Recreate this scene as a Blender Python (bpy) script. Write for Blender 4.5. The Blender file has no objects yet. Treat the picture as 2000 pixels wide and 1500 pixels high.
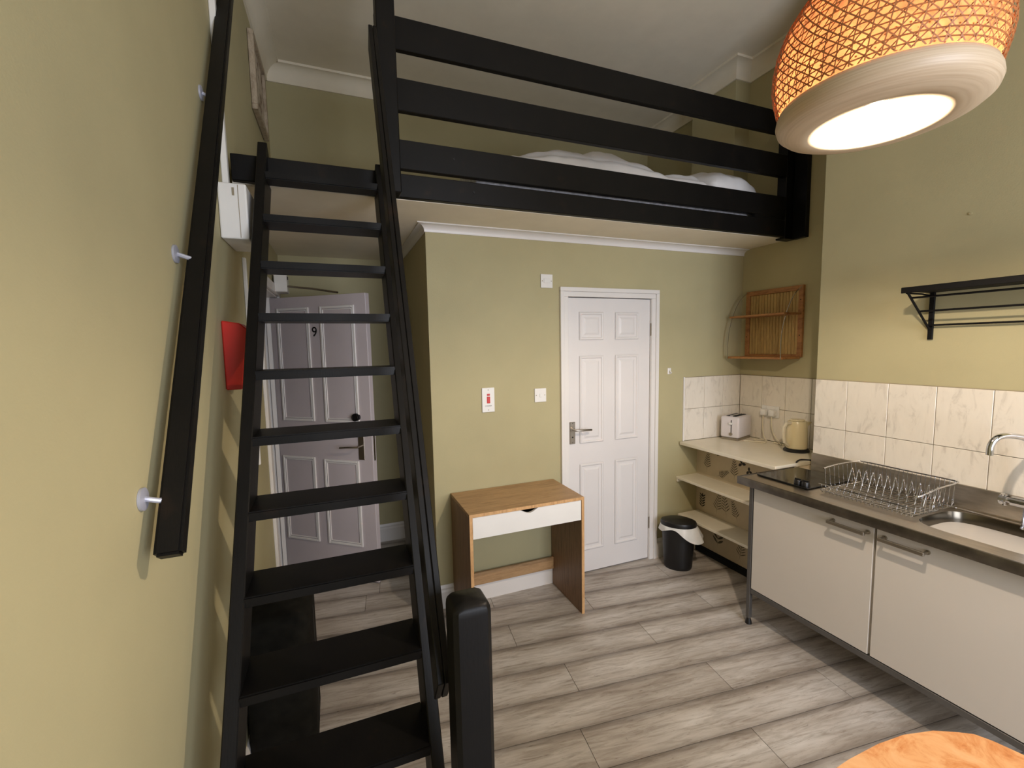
import bpy, bmesh, math, random
from mathutils import Vector, Matrix, noise
from math import sin, cos, pi, radians as R

random.seed(7)
S = bpy.context.scene
COL = S.collection

# ------------------------------------------------------------------ camera
cam = bpy.data.cameras.new('camera')
cam.lens = 877.80 / 2000 * 36
cam.sensor_width = 36
cam.shift_x = -0.00108
cam.shift_y = 0.0051
cam.clip_start = 0.02
co = bpy.data.objects.new('camera', cam)
COL.objects.link(co)
co.matrix_world = Matrix(((0.927464, 0.052996, -0.370137, 0), (-0.373427, 0.080895, -0.924126, 0),
                          (-0.019033, 0.995313, 0.094817, 1.6602), (0, 0, 0, 1)))
S.camera = co

# ------------------------------------------------------------------ world, lights, exposure
S.view_settings.view_transform = 'Standard'
S.view_settings.look = 'None'
S.view_settings.gamma = 1
S.view_settings.use_curve_mapping = False
S.view_settings.exposure = -0.1
W = bpy.data.worlds.new('world')
S.world = W
W.use_nodes = True
wb = W.node_tree.nodes['Background']
wb.inputs[0].default_value = (0.42, 0.55, 0.85, 1)
wb.inputs[1].default_value = 1.2


def area(name, loc, rot, sx, sy, power, color):
    l = bpy.data.lights.new(name, 'AREA')
    l.shape = 'RECTANGLE'
    l.size, l.size_y = sx, sy
    l.energy = power
    l.color = color
    o = bpy.data.objects.new(name, l)
    COL.objects.link(o)
    o.location = loc
    o.rotation_euler = rot
    return o


WIN_POWER = 118
area('window_daylight', (1.45, -1.86, 1.75), (R(90), 0, 0), 1.7, 1.9, WIN_POWER, (0.86, 0.90, 1.0))
BULB = 2800.0


# ------------------------------------------------------------------ material helpers
def lin(c):
    return tuple(((v / 255 / 12.92) if v / 255 <= 0.04045 else ((v / 255 + 0.055) / 1.055) ** 2.4) for v in c) + (1,)


class Mat:
    def __init__(s, name, rgb, rough=0.6, metal=0.0, spec=0.5):
        s.m = bpy.data.materials.new(name)
        s.m.use_nodes = True
        s.nt = s.m.node_tree
        s.n = s.nt.nodes
        s.l = s.nt.links
        s.b = s.n['Principled BSDF']
        s.b.inputs['Base Color'].default_value = lin(rgb)
        s.b.inputs['Roughness'].default_value = rough
        s.b.inputs['Metallic'].default_value = metal
        s.b.inputs['Specular IOR Level'].default_value = spec
        s.rgb = rgb
        s.tc = None

    def coord(s, scale=(1, 1, 1), rot=(0, 0, 0), rnd=False):
        if not s.tc:
            s.tc = s.n.new('ShaderNodeTexCoord')
        mp = s.n.new('ShaderNodeMapping')
        mp.inputs['Scale'].default_value = scale
        mp.inputs['Rotation'].default_value = rot
        if rnd:
            oi = s.n.new('ShaderNodeObjectInfo')
            mu = s.n.new('ShaderNodeVectorMath')
            mu.operation = 'SCALE'
            mu.inputs[0].default_value = (37.0, 11.0, 5.0)
            s.l.new(oi.outputs['Random'], mu.inputs['Scale'])
            ad = s.n.new('ShaderNodeVectorMath')
            s.l.new(s.tc.outputs['Object'], ad.inputs[0])
            s.l.new(mu.outputs[0], ad.inputs[1])
            s.l.new(ad.outputs[0], mp.inputs[0])
        else:
            s.l.new(s.tc.outputs['Object'], mp.inputs[0])
        return mp.outputs[0]

    def noise(s, vec, scale, detail=4, rough=0.55, dist=0.0):
        t = s.n.new('ShaderNodeTexNoise')
        t.inputs['Scale'].default_value = scale
        t.inputs['Detail'].default_value = detail
        t.inputs['Roughness'].default_value = rough
        t.inputs['Distortion'].default_value = dist
        s.l.new(vec, t.inputs['Vector'])
        return t.outputs['Fac']

    def ramp(s, fac, stops):
        r = s.n.new('ShaderNodeValToRGB')
        e = r.color_ramp.elements
        e[0].position, e[0].color = stops[0][0], lin(stops[0][1])
        e[1].position, e[1].color = stops[-1][0], lin(stops[-1][1])
        for p, c in stops[1:-1]:
            q = e.new(p)
            q.color = lin(c)
        s.l.new(fac, r.inputs[0])
        return r.outputs[0]

    def mult(s, a, b, f=1.0):
        m = s.n.new('ShaderNodeMix')
        m.data_type = 'RGBA'
        m.blend_type = 'MULTIPLY'
        m.inputs[0].default_value = f
        s.l.new(a, m.inputs[6])
        s.l.new(b, m.inputs[7])
        return m.outputs[2]

    def color(s, out):
        s.l.new(out, s.b.inputs['Base Color'])

    def bump(s, fac, strength=0.2, dist=0.002):
        b = s.n.new('ShaderNodeBump')
        b.inputs['Strength'].default_value = strength
        b.inputs['Distance'].default_value = dist
        s.l.new(fac, b.inputs['Height'])
        s.l.new(b.outputs[0], s.b.inputs['Normal'])


def sc(c, k):
    return tuple(max(0, min(255, v * k)) for v in c)


def simple(name, rgb, rough=0.6, metal=0.0, var=0.05, scale=6, bump=0.0, bscale=120, spec=0.5, rnd=False):
    m = Mat(name, rgb, rough, metal, spec)
    f = m.noise(m.coord(rnd=rnd), scale, 4)
    m.color(m.ramp(f, [(0.3, sc(rgb, 1 - var)), (0.7, sc(rgb, 1 + var))]))
    if bump:
        m.bump(m.noise(m.coord(), bscale, 3), bump, 0.0015)
    return m.m


WALLC = (176, 167, 130)
M = {}
M['wall'] = simple('sage_wall_paint', WALLC, 0.72, var=0.02, scale=2.5, bump=0.25, bscale=160, spec=0.3)
M['ceiling'] = simple('off_white_ceiling_paint', (232, 223, 204), 0.85, var=0.015, bump=0.1, spec=0.2)
M['gloss'] = simple('white_gloss_paint', (226, 222, 218), 0.38, var=0.01, scale=3, bump=0.04, bscale=40)
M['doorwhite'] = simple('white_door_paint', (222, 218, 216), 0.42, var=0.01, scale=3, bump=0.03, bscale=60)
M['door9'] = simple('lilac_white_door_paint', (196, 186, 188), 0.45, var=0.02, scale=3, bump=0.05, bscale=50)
M['hall'] = simple('hall_cream_paint', (215, 200, 160), 0.8, var=0.02)
M['white'] = simple('white_plastic', (228, 226, 222), 0.35, var=0.01)
M['cream'] = simple('cream_plastic', (222, 208, 170), 0.3, var=0.02)
M['toast'] = simple('pale_toaster_plastic', (216, 210, 212), 0.28, var=0.02)
M['shelfwhite'] = simple('white_melamine', (226, 217, 196), 0.35, var=0.015)
M['cab'] = simple('pale_grey_melamine', (206, 199, 190), 0.42, var=0.008, scale=3)
M['grey'] = simple('grey_metal_paint', (104, 102, 100), 0.42, 0.6, var=0.05)
M['red'] = simple('red_plastic', (196, 38, 26), 0.35, var=0.05)
M['blackplastic'] = simple('black_plastic', (19, 18, 19), 0.38, var=0.1)
M['blackmetal'] = simple('black_powder_coat', (9, 8, 8), 0.6, var=0.1, spec=0.2)
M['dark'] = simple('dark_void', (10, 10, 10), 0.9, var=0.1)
M['linen'] = simple('white_cotton', (226, 222, 218), 0.9, var=0.02, bump=0.15, bscale=300, spec=0.1)
M['mattress'] = simple('mattress_ticking', (196, 194, 198), 0.9, var=0.12, scale=40)
M['bag'] = simple('thin_white_bin_bag', (226, 224, 218), 0.4, var=0.03, scale=20)
M['grout'] = simple('tile_grout', (150, 138, 116), 0.9, var=0.05)
M['rubber'] = simple('dark_rubber', (16, 15, 15), 0.7, var=0.05)
M['cable'] = simple('white_cable', (216, 206, 180), 0.5, var=0.02)
M['bracket'] = simple('grey_white_bracket_metal', (176, 178, 192), 0.35, 0.3, var=0.04)

M['darkblock'] = simple('near_black_matt', (26, 25, 22), 0.85, var=0.2, scale=25, spec=0.1)
# black painted timber with worn brown edges
m = Mat('black_painted_timber', (20, 17, 15), 0.46, spec=0.22)
f = m.noise(m.coord((1, 1, 1)), 9, 6)
c1 = m.ramp(f, [(0.35, (8, 7, 7)), (0.62, (13, 11, 10)), (0.80, (34, 23, 16))])
m.color(c1)
m.bump(m.noise(m.coord((30, 4, 4)), 8, 4), 0.25, 0.001)
M['black'] = m.m

# steel
m = Mat('brushed_steel', (176, 168, 156), 0.3, 1.0)
f = m.noise(m.coord((60, 1.2, 6)), 8, 3)
m.color(m.ramp(f, [(0.3, (176, 167, 154)), (0.7, (206, 197, 184))]))
M['steel'] = m.m
m = Mat('dull_steel_edge', (120, 114, 106), 0.38, 1.0)
f = m.noise(m.coord((1, 1, 1)), 14, 3)
m.color(m.ramp(f, [(0.3, (96, 91, 84)), (0.7, (124, 118, 109))]))
M['steeledge'] = m.m
M['sinksteel'] = simple('polished_sink_steel', (98, 92, 82), 0.24, 1.0, var=0.06)
M['chrome'] = simple('chrome', (205, 205, 208), 0.08, 1.0, var=0.02)
M['satin'] = simple('satin_nickel', (176, 168, 156), 0.34, 1.0, var=0.04)
M['hobglass'] = simple('black_hob_glass', (12, 11, 12), 0.06, var=0.05)


def wood(name, base, dark, axis_scale, rough=0.5, k=10):
    m = Mat(name, base, rough)
    v = m.coord(axis_scale, rnd=False)
    f = m.noise(v, k, 6, 0.6, 0.6)
    c = m.ramp(f, [(0.28, dark), (0.5, base), (0.75, sc(base, 1.08))])
    g = m.noise(m.coord(tuple(a * 4 for a in axis_scale)), k * 2, 3)
    c = m.mult(c, m.ramp(g, [(0.3, (215, 210, 205)), (0.6, (255, 255, 255))]), 0.6)
    m.color(c)
    m.bump(g, 0.08, 0.001)
    return m.m


M['oak_x'] = wood('oak_effect_across', (176, 142, 102), (146, 112, 76), (0.5, 6, 6))
M['oak_z'] = wood('oak_effect_upright', (138, 107, 78), (104, 78, 54), (7, 7, 0.45))
M['oak_edge'] = wood('pale_oak_edging', (205, 162, 112), (180, 134, 86), (4, 4, 0.6))
M['bamboo'] = wood('bamboo_slat_wood', (190, 158, 98), (160, 126, 72), (5, 5, 0.5))
M['pine'] = wood('orange_brown_wood', (170, 118, 68), (132, 84, 44), (3, 1, 3))
M['picframe'] = wood('pale_frame_wood', (176, 160, 138), (140, 120, 96), (3, 3, 1))

# table : mottled orange burl
m = Mat('mottled_orange_veneer', (214, 148, 82), 0.38)
f = m.noise(m.coord((1, 1, 1)), 13, 7, 0.7, 0.8)
m.color(m.ramp(f, [(0.30, (150, 80, 38)), (0.40, (196, 128, 74)), (0.52, (212, 156, 104)), (0.8, (220, 176, 130))]))
M['table'] = m.m

# floor planks
VS, V0 = 0.1995, 1.875
m = Mat('grey_oak_laminate', (170, 160, 150), 0.42, spec=0.4)
v = m.coord((1.5, 13, 1), rnd=True)
f = m.noise(v, 3.6, 9, 0.66, 0.9)
c = m.ramp(f, [(0.26, (138, 128, 118)), (0.38, (174, 166, 157)), (0.54, (199, 193, 186)), (0.8, (214, 209, 203))])
f2 = m.noise(m.coord((0.9, 2.6, 1), rnd=True), 2.4, 3)
c = m.mult(c, m.ramp(f2, [(0.3, (205, 198, 190)), (0.6, (255, 255, 255))]), 0.8)
knots = m.noise(m.coord((2.2, 16, 1), rnd=True), 5.0, 5, 0.7, 2.0)
c = m.mult(c, m.ramp(knots, [(0.30, (120, 105, 92)), (0.40, (255, 255, 255))]), 0.55)
sep = m.n.new('ShaderNodeSeparateXYZ')
m.l.new(m.coord(), sep.inputs[0])
mt = m.n.new('ShaderNodeMath')
mt.operation = 'SUBTRACT'
mt.inputs[1].default_value = V0 - 20 * VS
m.l.new(sep.outputs['Y'], mt.inputs[0])
md = m.n.new('ShaderNodeMath')
md.operation = 'DIVIDE'
md.inputs[1].default_value = VS
m.l.new(mt.outputs[0], md.inputs[0])
fr = m.n.new('ShaderNodeMath')
fr.operation = 'FRACT'
m.l.new(md.outputs[0], fr.inputs[0])
c = m.mult(c, m.ramp(fr.outputs[0], [(0.0, (190, 184, 178)), (0.15, (238, 235, 232)), (0.5, (255, 255, 255)), (0.82, (236, 232, 228)), (1.0, (158, 151, 145))]), 0.9)
m.color(c)
m.bump(f, 0.08, 0.001)
M['plank'] = m.m

# tiles
def tilemat(name, a, b):
    m = Mat(name, a, 0.22)
    f = m.noise(m.coord((2.2, 2.2, 0.8), (0.7, 0.7, 0.7), rnd=True), 10, 6, 0.65, 1.0)
    m.color(m.ramp(f, [(0.30, b), (0.45, a), (0.8, sc(a, 1.03))]))
    return m.m


M['tile'] = tilemat('white_marbled_tile', (222, 214, 200), (200, 191, 178))

# wallpaper
M['paper'] = simple('beige_wallpaper', (198, 182, 154), 0.85, var=0.03)
M['leafprint'] = simple('grey_leaf_print', (92, 84, 66), 0.85, var=0.15, scale=30)
M['leafprint2'] = simple('dark_leaf_print', (52, 47, 42), 0.85, var=0.1, scale=30)
# picture
m = Mat('floral_print', (190, 176, 158), 0.6)
f = m.noise(m.coord(), 14, 5)
m.color(m.ramp(f, [(0.4, (110, 84, 62)), (0.5, (196, 182, 164)), (0.8, (206, 194, 178))]))
M['picture'] = m.m


def translucent(name, rgb, trans, rough=0.7, fac=0.5):
    m = Mat(name, rgb, rough)
    f = m.noise(m.coord(), 30, 3)
    m.color(m.ramp(f, [(0.3, sc(rgb, 0.9)), (0.7, sc(rgb, 1.05))]))
    t = m.n.new('ShaderNodeBsdfTranslucent')
    vo = m.n.new('ShaderNodeTexVoronoi')
    vo.inputs['Scale'].default_value = 62
    m.l.new(m.coord((1, 1, 1.3)), vo.inputs['Vector'])
    sp = m.ramp(vo.outputs['Distance'], [(0.10, (70, 50, 40)), (0.22, (255, 255, 255))])
    n2 = m.noise(m.coord(), 22, 4)
    m.l.new(m.mult(sp, m.ramp(n2, [(0.3, sc(trans, 0.72)), (0.7, sc(trans, 1.15))])), t.inputs[0])
    mx = m.n.new('ShaderNodeMixShader')
    mx.inputs[0].default_value = fac
    out = m.n['Material Output']
    m.l.new(m.b.outputs[0], mx.inputs[1])
    m.l.new(t.outputs[0], mx.inputs[2])
    m.l.new(mx.outputs[0], out.inputs[0])
    return m.m


M['liner'] = translucent('woven_bamboo_skin', (200, 150, 100), (98, 60, 36), fac=0.5)
M['strip'] = simple('bamboo_weave_strip', (168, 108, 62), 0.6, var=0.15, scale=20)
M['bowlwood'] = None
m = Mat('coiled_pale_bamboo', (196, 174, 146), 0.45)
f = m.noise(m.coord((1, 1, 90)), 4, 4)
m.color(m.ramp(f, [(0.3, (180, 158, 132)), (0.6, (198, 178, 152))]))
m.bump(m.noise(m.coord((1, 1, 220)), 3, 2), 0.12, 0.001)
M['bowlwood'] = m.m
m = Mat('lit_bulb', (255, 240, 210), 0.3)
m.b.inputs['Emission Color'].default_value = (1.0, 0.84, 0.66, 1)
m.b.inputs['Emission Strength'].default_value = BULB
M['bulb'] = m.m
m = Mat('window_glass', (240, 245, 250), 0.02)
m.b.inputs['Transmission Weight'].default_value = 1.0
m.b.inputs['IOR'].default_value = 1.45
M['glass'] = m.m


# ------------------------------------------------------------------ geometry helpers
def box(bm, x0, x1, y0, y1, z0, z1, bev=0.0, seg=1):
    vs = [bm.verts.new((x, y, z)) for x in (x0, x1) for y in (y0, y1) for z in (z0, z1)]
    F = [(0, 1, 3, 2), (4, 6, 7, 5), (0, 4, 5, 1), (2, 3, 7, 6), (0, 2, 6, 4), (1, 5, 7, 3)]
    fs = [bm.faces.new([vs[i] for i in q]) for q in F]
    if bev:
        es = list({e for f in fs for e in f.edges})
        bmesh.ops.bevel(bm, geom=es, offset=bev, segments=seg, affect='EDGES', profile=0.5)


def prism(bm, pts, vec, bev=0.0, seg=1):
    """closed polygon (list of 3-D points) swept along vec"""
    a = [bm.verts.new(p) for p in pts]
    v = Vector(vec)
    b = [bm.verts.new(Vector(p) + v) for p in pts]
    fs = [bm.faces.new(a), bm.faces.new(b[::-1])]
    n = len(a)
    for i in range(n):
        fs.append(bm.faces.new((a[i], b[i], b[(i + 1) % n], a[(i + 1) % n])))
    if bev:
        es = list({e for f in fs for e in f.edges})
        bmesh.ops.bevel(bm, geom=es, offset=bev, segments=seg, affect='EDGES')


def tube(bm, pts, r, seg=8, closed=False, cap=True):
    pts = [Vector(p) for p in pts]
    n = len(pts)
    rings = []
    up = None
    for i, p in enumerate(pts):
        a = pts[(i - 1) % n] if (closed or i > 0) else p
        b = pts[(i + 1) % n] if (closed or i < n - 1) else p
        t = (b - a).normalized()
        if up is None:
            up = t.orthogonal().normalized()
        else:
            up = (up - t * up.dot(t))
            up = up.normalized() if up.length > 1e-6 else t.orthogonal().normalized()
        s_ = t.cross(up)
        rr = r[i] if isinstance(r, (list, tuple)) else r
        rings.append([bm.verts.new(p + up * (rr * cos(2 * pi * k / seg)) + s_ * (rr * sin(2 * pi * k / seg))) for k in range(seg)])
    m_ = n if closed else n - 1
    for i in range(m_):
        A, B = rings[i], rings[(i + 1) % n]
        for k in range(seg):
            bm.faces.new((A[k], A[(k + 1) % seg], B[(k + 1) % seg], B[k]))
    if cap and not closed:
        bm.faces.new(rings[0][::-1])
        bm.faces.new(rings[-1])


def lathe(bm, prof, c, seg=32, sx=1.0, sy=1.0, rot=0.0, capb=False, capt=False):
    rings = []
    for r, z in prof:
        rg = []
        for k in range(seg):
            a = 2 * pi * k / seg
            x, y = r * cos(a) * sx, r * sin(a) * sy
            rg.append(bm.verts.new((c[0] + x * cos(rot) - y * sin(rot), c[1] + x * sin(rot) + y * cos(rot), c[2] + z)))
        rings.append(rg)
    for A, B in zip(rings, rings[1:]):
        for k in range(seg):
            bm.faces.new((A[k], A[(k + 1) % seg], B[(k + 1) % seg], B[k]))
    if capb:
        bm.faces.new(rings[0][::-1])
    if capt:
        bm.faces.new(rings[-1])


def root_loc(p):
    v = Vector((0, 0, 0))
    while p is not None:
        v += p.location
        p = p.parent
    return v


def obj(name, bm, mat, parent=None, smooth=False, label=None, kind=None, rotz=0.0, angle=35):
    me = bpy.data.meshes.new(name)
    bmesh.ops.recalc_face_normals(bm, faces=bm.faces[:])
    off = root_loc(parent)
    if off.length:
        bmesh.ops.translate(bm, verts=bm.verts[:], vec=-off)
    bm.to_mesh(me)
    bm.free()
    if smooth:
        me.shade_smooth()
        try:
            me.set_sharp_from_angle(angle=R(angle))
        except Exception:
            pass
    me.materials.append(M[mat] if isinstance(mat, str) else mat)
    o = bpy.data.objects.new(name, me)
    COL.objects.link(o)
    if parent is not None:
        o.parent = parent
    if rotz:
        o.rotation_euler = (0, 0, rotz)
    if label:
        o['label'] = label
    if kind:
        o['kind'] = kind
    return o


def tag(o, label, cat, group=None):
    o['label'] = label
    o['category'] = cat
    if group:
        o['group'] = group
    return o


def thing(name, label, cat, loc=(0, 0, 0), group=None):
    o = bpy.data.objects.new(name, None)
    o.empty_display_size = 0.05
    COL.objects.link(o)
    o.location = loc
    return tag(o, label, cat, group)


def struct(name, bm, mat, smooth=False):
    return obj(name, bm, mat, None, smooth, kind='structure')


def wshear(bm):
    """the left wall runs slightly out of square; fittings on it follow"""
    for v in bm.verts:
        v.co.x += -0.058 + 0.0185 * v.co.y
    return bm


def B(*a, **k):
    bm = bmesh.new()
    box(bm, *a, **k)
    return bm


def copyobj(o, parent=None, dv=(0, 0, 0)):
    c = o.copy()
    COL.objects.link(c)
    if parent is not None:
        c.parent = parent
    c.location = Vector(c.location) + Vector(dv)
    return c


def text(name, body, size, mat, parent, mw, extrude=0.0006):
    cu = bpy.data.curves.new(name, 'FONT')
    cu.body = body
    cu.size = size
    cu.extrude = extrude
    cu.align_x = 'CENTER'
    cu.align_y = 'CENTER'
    t = bpy.data.objects.new(name, cu)
    COL.objects.link(t)
    dg = bpy.context.evaluated_depsgraph_get()
    me = bpy.data.meshes.new_from_object(t.evaluated_get(dg))
    bpy.data.objects.remove(t)
    me.materials.clear()
    me.materials.append(M[mat])
    me.transform(mw)
    me.transform(Matrix.Translation(-root_loc(parent)))
    o = bpy.data.objects.new(name, me)
    COL.objects.link(o)
    o.parent = parent
    return o


# ------------------------------------------------------------------ room constants
XL, XA, XB = -0.36, 3.10, 2.645
YR_, YP, YB_ = -1.90, 2.723, 3.923
XS = 0.55                       # side of the boxed-in room
ZC = 3.755
ZU = 2.388                      # underside of loft
YF = 2.286                      # front of loft

# ------------------------------------------------------------------ floor
ANG = R(-6.87)
bm = B(XL - 1.2, XA + 0.2, YR_ - 0.1, YB_ + 0.1, -0.10, -0.006)
floor = struct('floor', bm, 'rubber')


def clip(poly, ax, val, keep_less):
    out = []
    for i in range(len(poly)):
        p, q = poly[i], poly[(i + 1) % len(poly)]
        ip = (p[ax] <= val) if keep_less else (p[ax] >= val)
        iq = (q[ax] <= val) if keep_less else (q[ax] >= val)
        if ip:
            out.append(p)
        if ip != iq:
            t = (val - p[ax]) / (q[ax] - p[ax])
            out.append((p[0] + t * (q[0] - p[0]), p[1] + t * (q[1] - p[1])))
    return out


ca, sa = cos(-ANG), sin(-ANG)
toW = lambda u, v: (u * ca + v * sa, -u * sa + v * ca)
toU = lambda x, y: (x * ca - y * sa, x * sa + y * ca)
LEN = 1.285
joint = {-3: 1.428, -2: 0.72, -1: 1.514, 0: 0.802, 1: 1.355, 2: 0.602, 3: 1.160, 4: 0.562, 6: -0.152, 7: 0.9}
g = 0.0012
for n in range(-22, 13):
    v0 = V0 + n * VS
    j0 = joint.get(n, random.uniform(0, LEN))
    for k in range(-5, 5):
        u0 = j0 + k * LEN
        poly = [toW(u0 + g, v0 + g), toW(u0 + LEN - g, v0 + g), toW(u0 + LEN - g, v0 + VS - g), toW(u0 + g, v0 + VS - g)]
        for ax, val, less in ((0, XL - 0.12, False), (0, XA, True), (1, YR_, False), (1, YB_, True)):
            if poly:
                poly = clip(poly, ax, val, less)
        if len(poly) < 3:
            continue
        area2 = sum(poly[i][0] * poly[(i + 1) % len(poly)][1] - poly[(i + 1) % len(poly)][0] * poly[i][1] for i in range(len(poly)))
        if abs(area2) < 0.004:
            continue
        bm = bmesh.new()
        prism(bm, [(*toU(*p), -0.008) for p in poly], (0, 0, 0.008))
        obj('plank', bm, 'plank', floor, rotz=ANG)

# ------------------------------------------------------------------ walls
# left wall with door opening
DY0, DY1, DZ = 2.90, 3.725, 2.055
bm = bmesh.new()
box(bm, XL - 0.12, XL, YR_ - 0.05, DY0, 0, ZC)
box(bm, XL - 0.12, XL, DY1, YB_, 0, ZC)
box(bm, XL - 0.12, XL, DY0, DY1, DZ, ZC)
struct('wall_left', wshear(bm), 'wall')
bm = bmesh.new()
box(bm, XL - 1.2, XL - 1.1, DY0 - 0.8, YB_, 0, 2.5)
box(bm, XL - 1.1, XL - 0.12, YB_ - 0.1, YB_, 0, 2.5)
box(bm, XL - 1.1, XL - 0.12, DY0 - 0.9, DY0 - 0.8, 0, 2.5)
box(bm, XL - 1.1, XL - 0.12, DY0 - 0.8, YB_ - 0.1, 2.4, 2.5)
struct('wall_hallway', bm, 'hall')
bm = bmesh.new()
box(bm, XL - 0.12, XA + 0.15, YB_, YB_ + 0.1, 0, ZC)
struct('wall_back', bm, 'wall')
struct('wall_alcove', B(XA, XA + 0.15, 1.787, YB_, 0, ZC), 'wall')
struct('wall_pier', B(2.953, XA, 2.707, 3.15, 2.48, ZC), 'wall')
wall_chimney = struct('wall_chimney', B(XB, XA + 0.15, YR_, 1.787, 0, ZC), 'wall')
struct('wall_side', B(XS, XS + 0.08, YP + 0.1, YB_, 0, ZU), 'wall')
PX0, PX1, PZ = 1.490, 2.195, 1.992
bm = bmesh.new()
box(bm, XS, PX0, YP, YP + 0.1, 0, ZU)
box(bm, PX1, XA, YP, YP + 0.1, 0, ZU)
box(bm, PX0, PX1, YP, YP + 0.1, PZ, ZU)
wall_partition = struct('wall_partition', bm, 'wall')
wall_paper = struct('wall_boxing', B(2.66, XA, 1.787, YP, 0, 0.874), 'paper')
struct('ceiling', B(XL - 0.12, XA + 0.15, YR_, YB_ + 0.1, ZC, ZC + 0.1), 'ceiling')
struct('ceiling_under_loft', B(XL, XA, YF + 0.036, YB_, ZU, 2.478), 'ceiling')
# rear wall with a sash window behind the camera
wx0, wx1, wz0, wz1 = 0.55, 2.35, 0.75, 2.75
bm = bmesh.new()
box(bm, XL - 0.12, wx0, YR_ - 0.12, YR_, 0, ZC)
box(bm, wx1, XB + 0.1, YR_ - 0.12, YR_, 0, ZC)
box(bm, wx0, wx1, YR_ - 0.12, YR_, 0, wz0)
box(bm, wx0, wx1, YR_ - 0.12, YR_, wz1, ZC)
struct('wall_rear', bm, 'wall')
bm = bmesh.new()
for a, b in ((wx0, wx0 + 0.05), (wx1 - 0.05, wx1), (1.425, 1.475)):
    box(bm, a, b, YR_ - 0.09, YR_ - 0.05, wz0, wz1)
for a, b in ((wz0, wz0 + 0.06), (wz1 - 0.05, wz1), (1.72, 1.77)):
    box(bm, wx0, wx1, YR_ - 0.09, YR_ - 0.05, a, b)
win = struct('window_1', bm, 'gloss')
for a, b in ((wx0 + 0.05, 1.425), (1.475, wx1 - 0.05)):
    for c, d in ((wz0 + 0.06, 1.72), (1.77, wz1 - 0.05)):
        obj('pane', B(a, b, YR_ - 0.072, YR_ - 0.068, c, d), 'glass', win)


# coving
def cove(bm, p, q, out, ztop, h, w, m0=0.0, m1=0.0):
    """along wall line p->q (2-D), projecting 'out' (2-D unit) ; m0/m1 mitre sign at the ends"""
    p, q, out = Vector(p), Vector(q), Vector(out)
    d = (q - p).normalized()
    prof = [(0, 0), (0, -h), (0.12, -h)]
    for i in range(6):
        a = i / 5 * pi / 2
        prof.append((0.12 + 0.76 * (1 - cos(a)), -h * 0.86 + h * 0.72 * sin(a)))
    prof += [(1.0, -h * 0.14), (1.0, 0)]
    A, Bv = [], []
    for a, z in prof:
        o = out * (a * w)
        A.append(bm.verts.new((*(p + o + d * (m0 * a * w)), ztop + z)))
        Bv.append(bm.verts.new((*(q + o + d * (m1 * a * w)), ztop + z)))
    n = len(A)
    for i in range(n):
        bm.faces.new((A[i], A[(i + 1) % n], Bv[(i + 1) % n], Bv[i]))
    bm.faces.new(A)
    bm.faces.new(Bv[::-1])


cw, chh = 0.10, 0.115
bm = bmesh.new()
cove(bm, (XL - 0.093, YR_), (XL + 0.0145, YB_), (1, 0), ZC, chh, cw, 0, -1)
cove(bm, (XL, YB_), (XA, YB_), (0, -1), ZC, chh, cw, 1, -1)
cove(bm, (XA, YB_), (XA, 3.15), (-1, 0), ZC, chh, cw, 1, -1)
cove(bm, (2.953, 3.15), (2.953, 2.707), (-1, 0), ZC, chh, cw, -1, 1)
cove(bm, (2.953, 2.707), (XA, 2.707), (0, -1), ZC, chh, cw, -1, -1)
cove(bm, (XA, 2.707), (XA, 1.787), (-1, 0), ZC, chh, cw, 1, -1)
cove(bm, (XB, 1.787), (XB, YR_), (-1, 0), ZC, chh, cw, -1, 0)
struct('trim_1', bm, 'ceiling', smooth=True)
bm = bmesh.new()
cove(bm, (XS, YB_), (XS, YP), (-1, 0), ZU, 0.045, 0.045, 1, 1)
cove(bm, (XS, YP), (XA, YP), (0, -1), ZU, 0.045, 0.055, -1, 0)
struct('trim_2', bm, 'gloss', smooth=True)


def skirting(name, a, b, out, h=0.15, t=0.018):
    bm = bmesh.new()
    a, b, o = Vector(a), Vector(b), Vector(out)
    prof = [(0, 0), (t, 0), (t, h * 0.72), (t * 0.6, h * 0.80), (t * 0.75, h * 0.88), (t * 0.3, h), (0, h)]
    pts = [(*(a + o * q), z) for q, z in prof]
    prism(bm, pts, (*(b - a), 0))
    return struct(name, bm, 'gloss')


skirting('baseboard_partition', (XS, YP), (1.436, YP), (0, -1))
skirting('baseboard_right', (2.257, YP), (2.66, YP), (0, -1))
skirting('baseboard_side', (XS, YP), (XS, YB_), (-1, 0))
skirting('baseboard_back', (XL, YB_), (XS, YB_), (0, -1))
skirting('baseboard_left', (XL - 0.093, YR_), (XL - 0.006, 2.83), (1, 0))
skirting('gap_shade_boxing', (2.66, 1.80), (2.66, YP), (-1, 0), h=0.05).data.materials[0] = M['dark']  # gap under the wallpaper shown by a near-black strip, its darkness painted in

# ------------------------------------------------------------------ tiles
TW, TH, GR = 0.196, 0.2455, 0.0012


def tiles(parent, plane, const, out, a0, a1, cols, rows):
    """cols/rows: lists of boundaries ; out: +-1 thickness direction"""
    for i in range(len(cols) - 1):
        for j in range(len(rows) - 1):
            c0, c1, r0, r1 = cols[i] + GR, cols[i + 1] - GR, rows[j] + GR, rows[j + 1] - GR
            k0, k1 = sorted((const, const + out * 0.008))
            if plane == 'X':
                bm = B(k0, k1, c0, c1, r0, r1, bev=0.0015)
            else:
                bm = B(c0, c1, k0, k1, r0, r1, bev=0.0015)
            o = obj('tile', bm, 'tile', parent)


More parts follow.
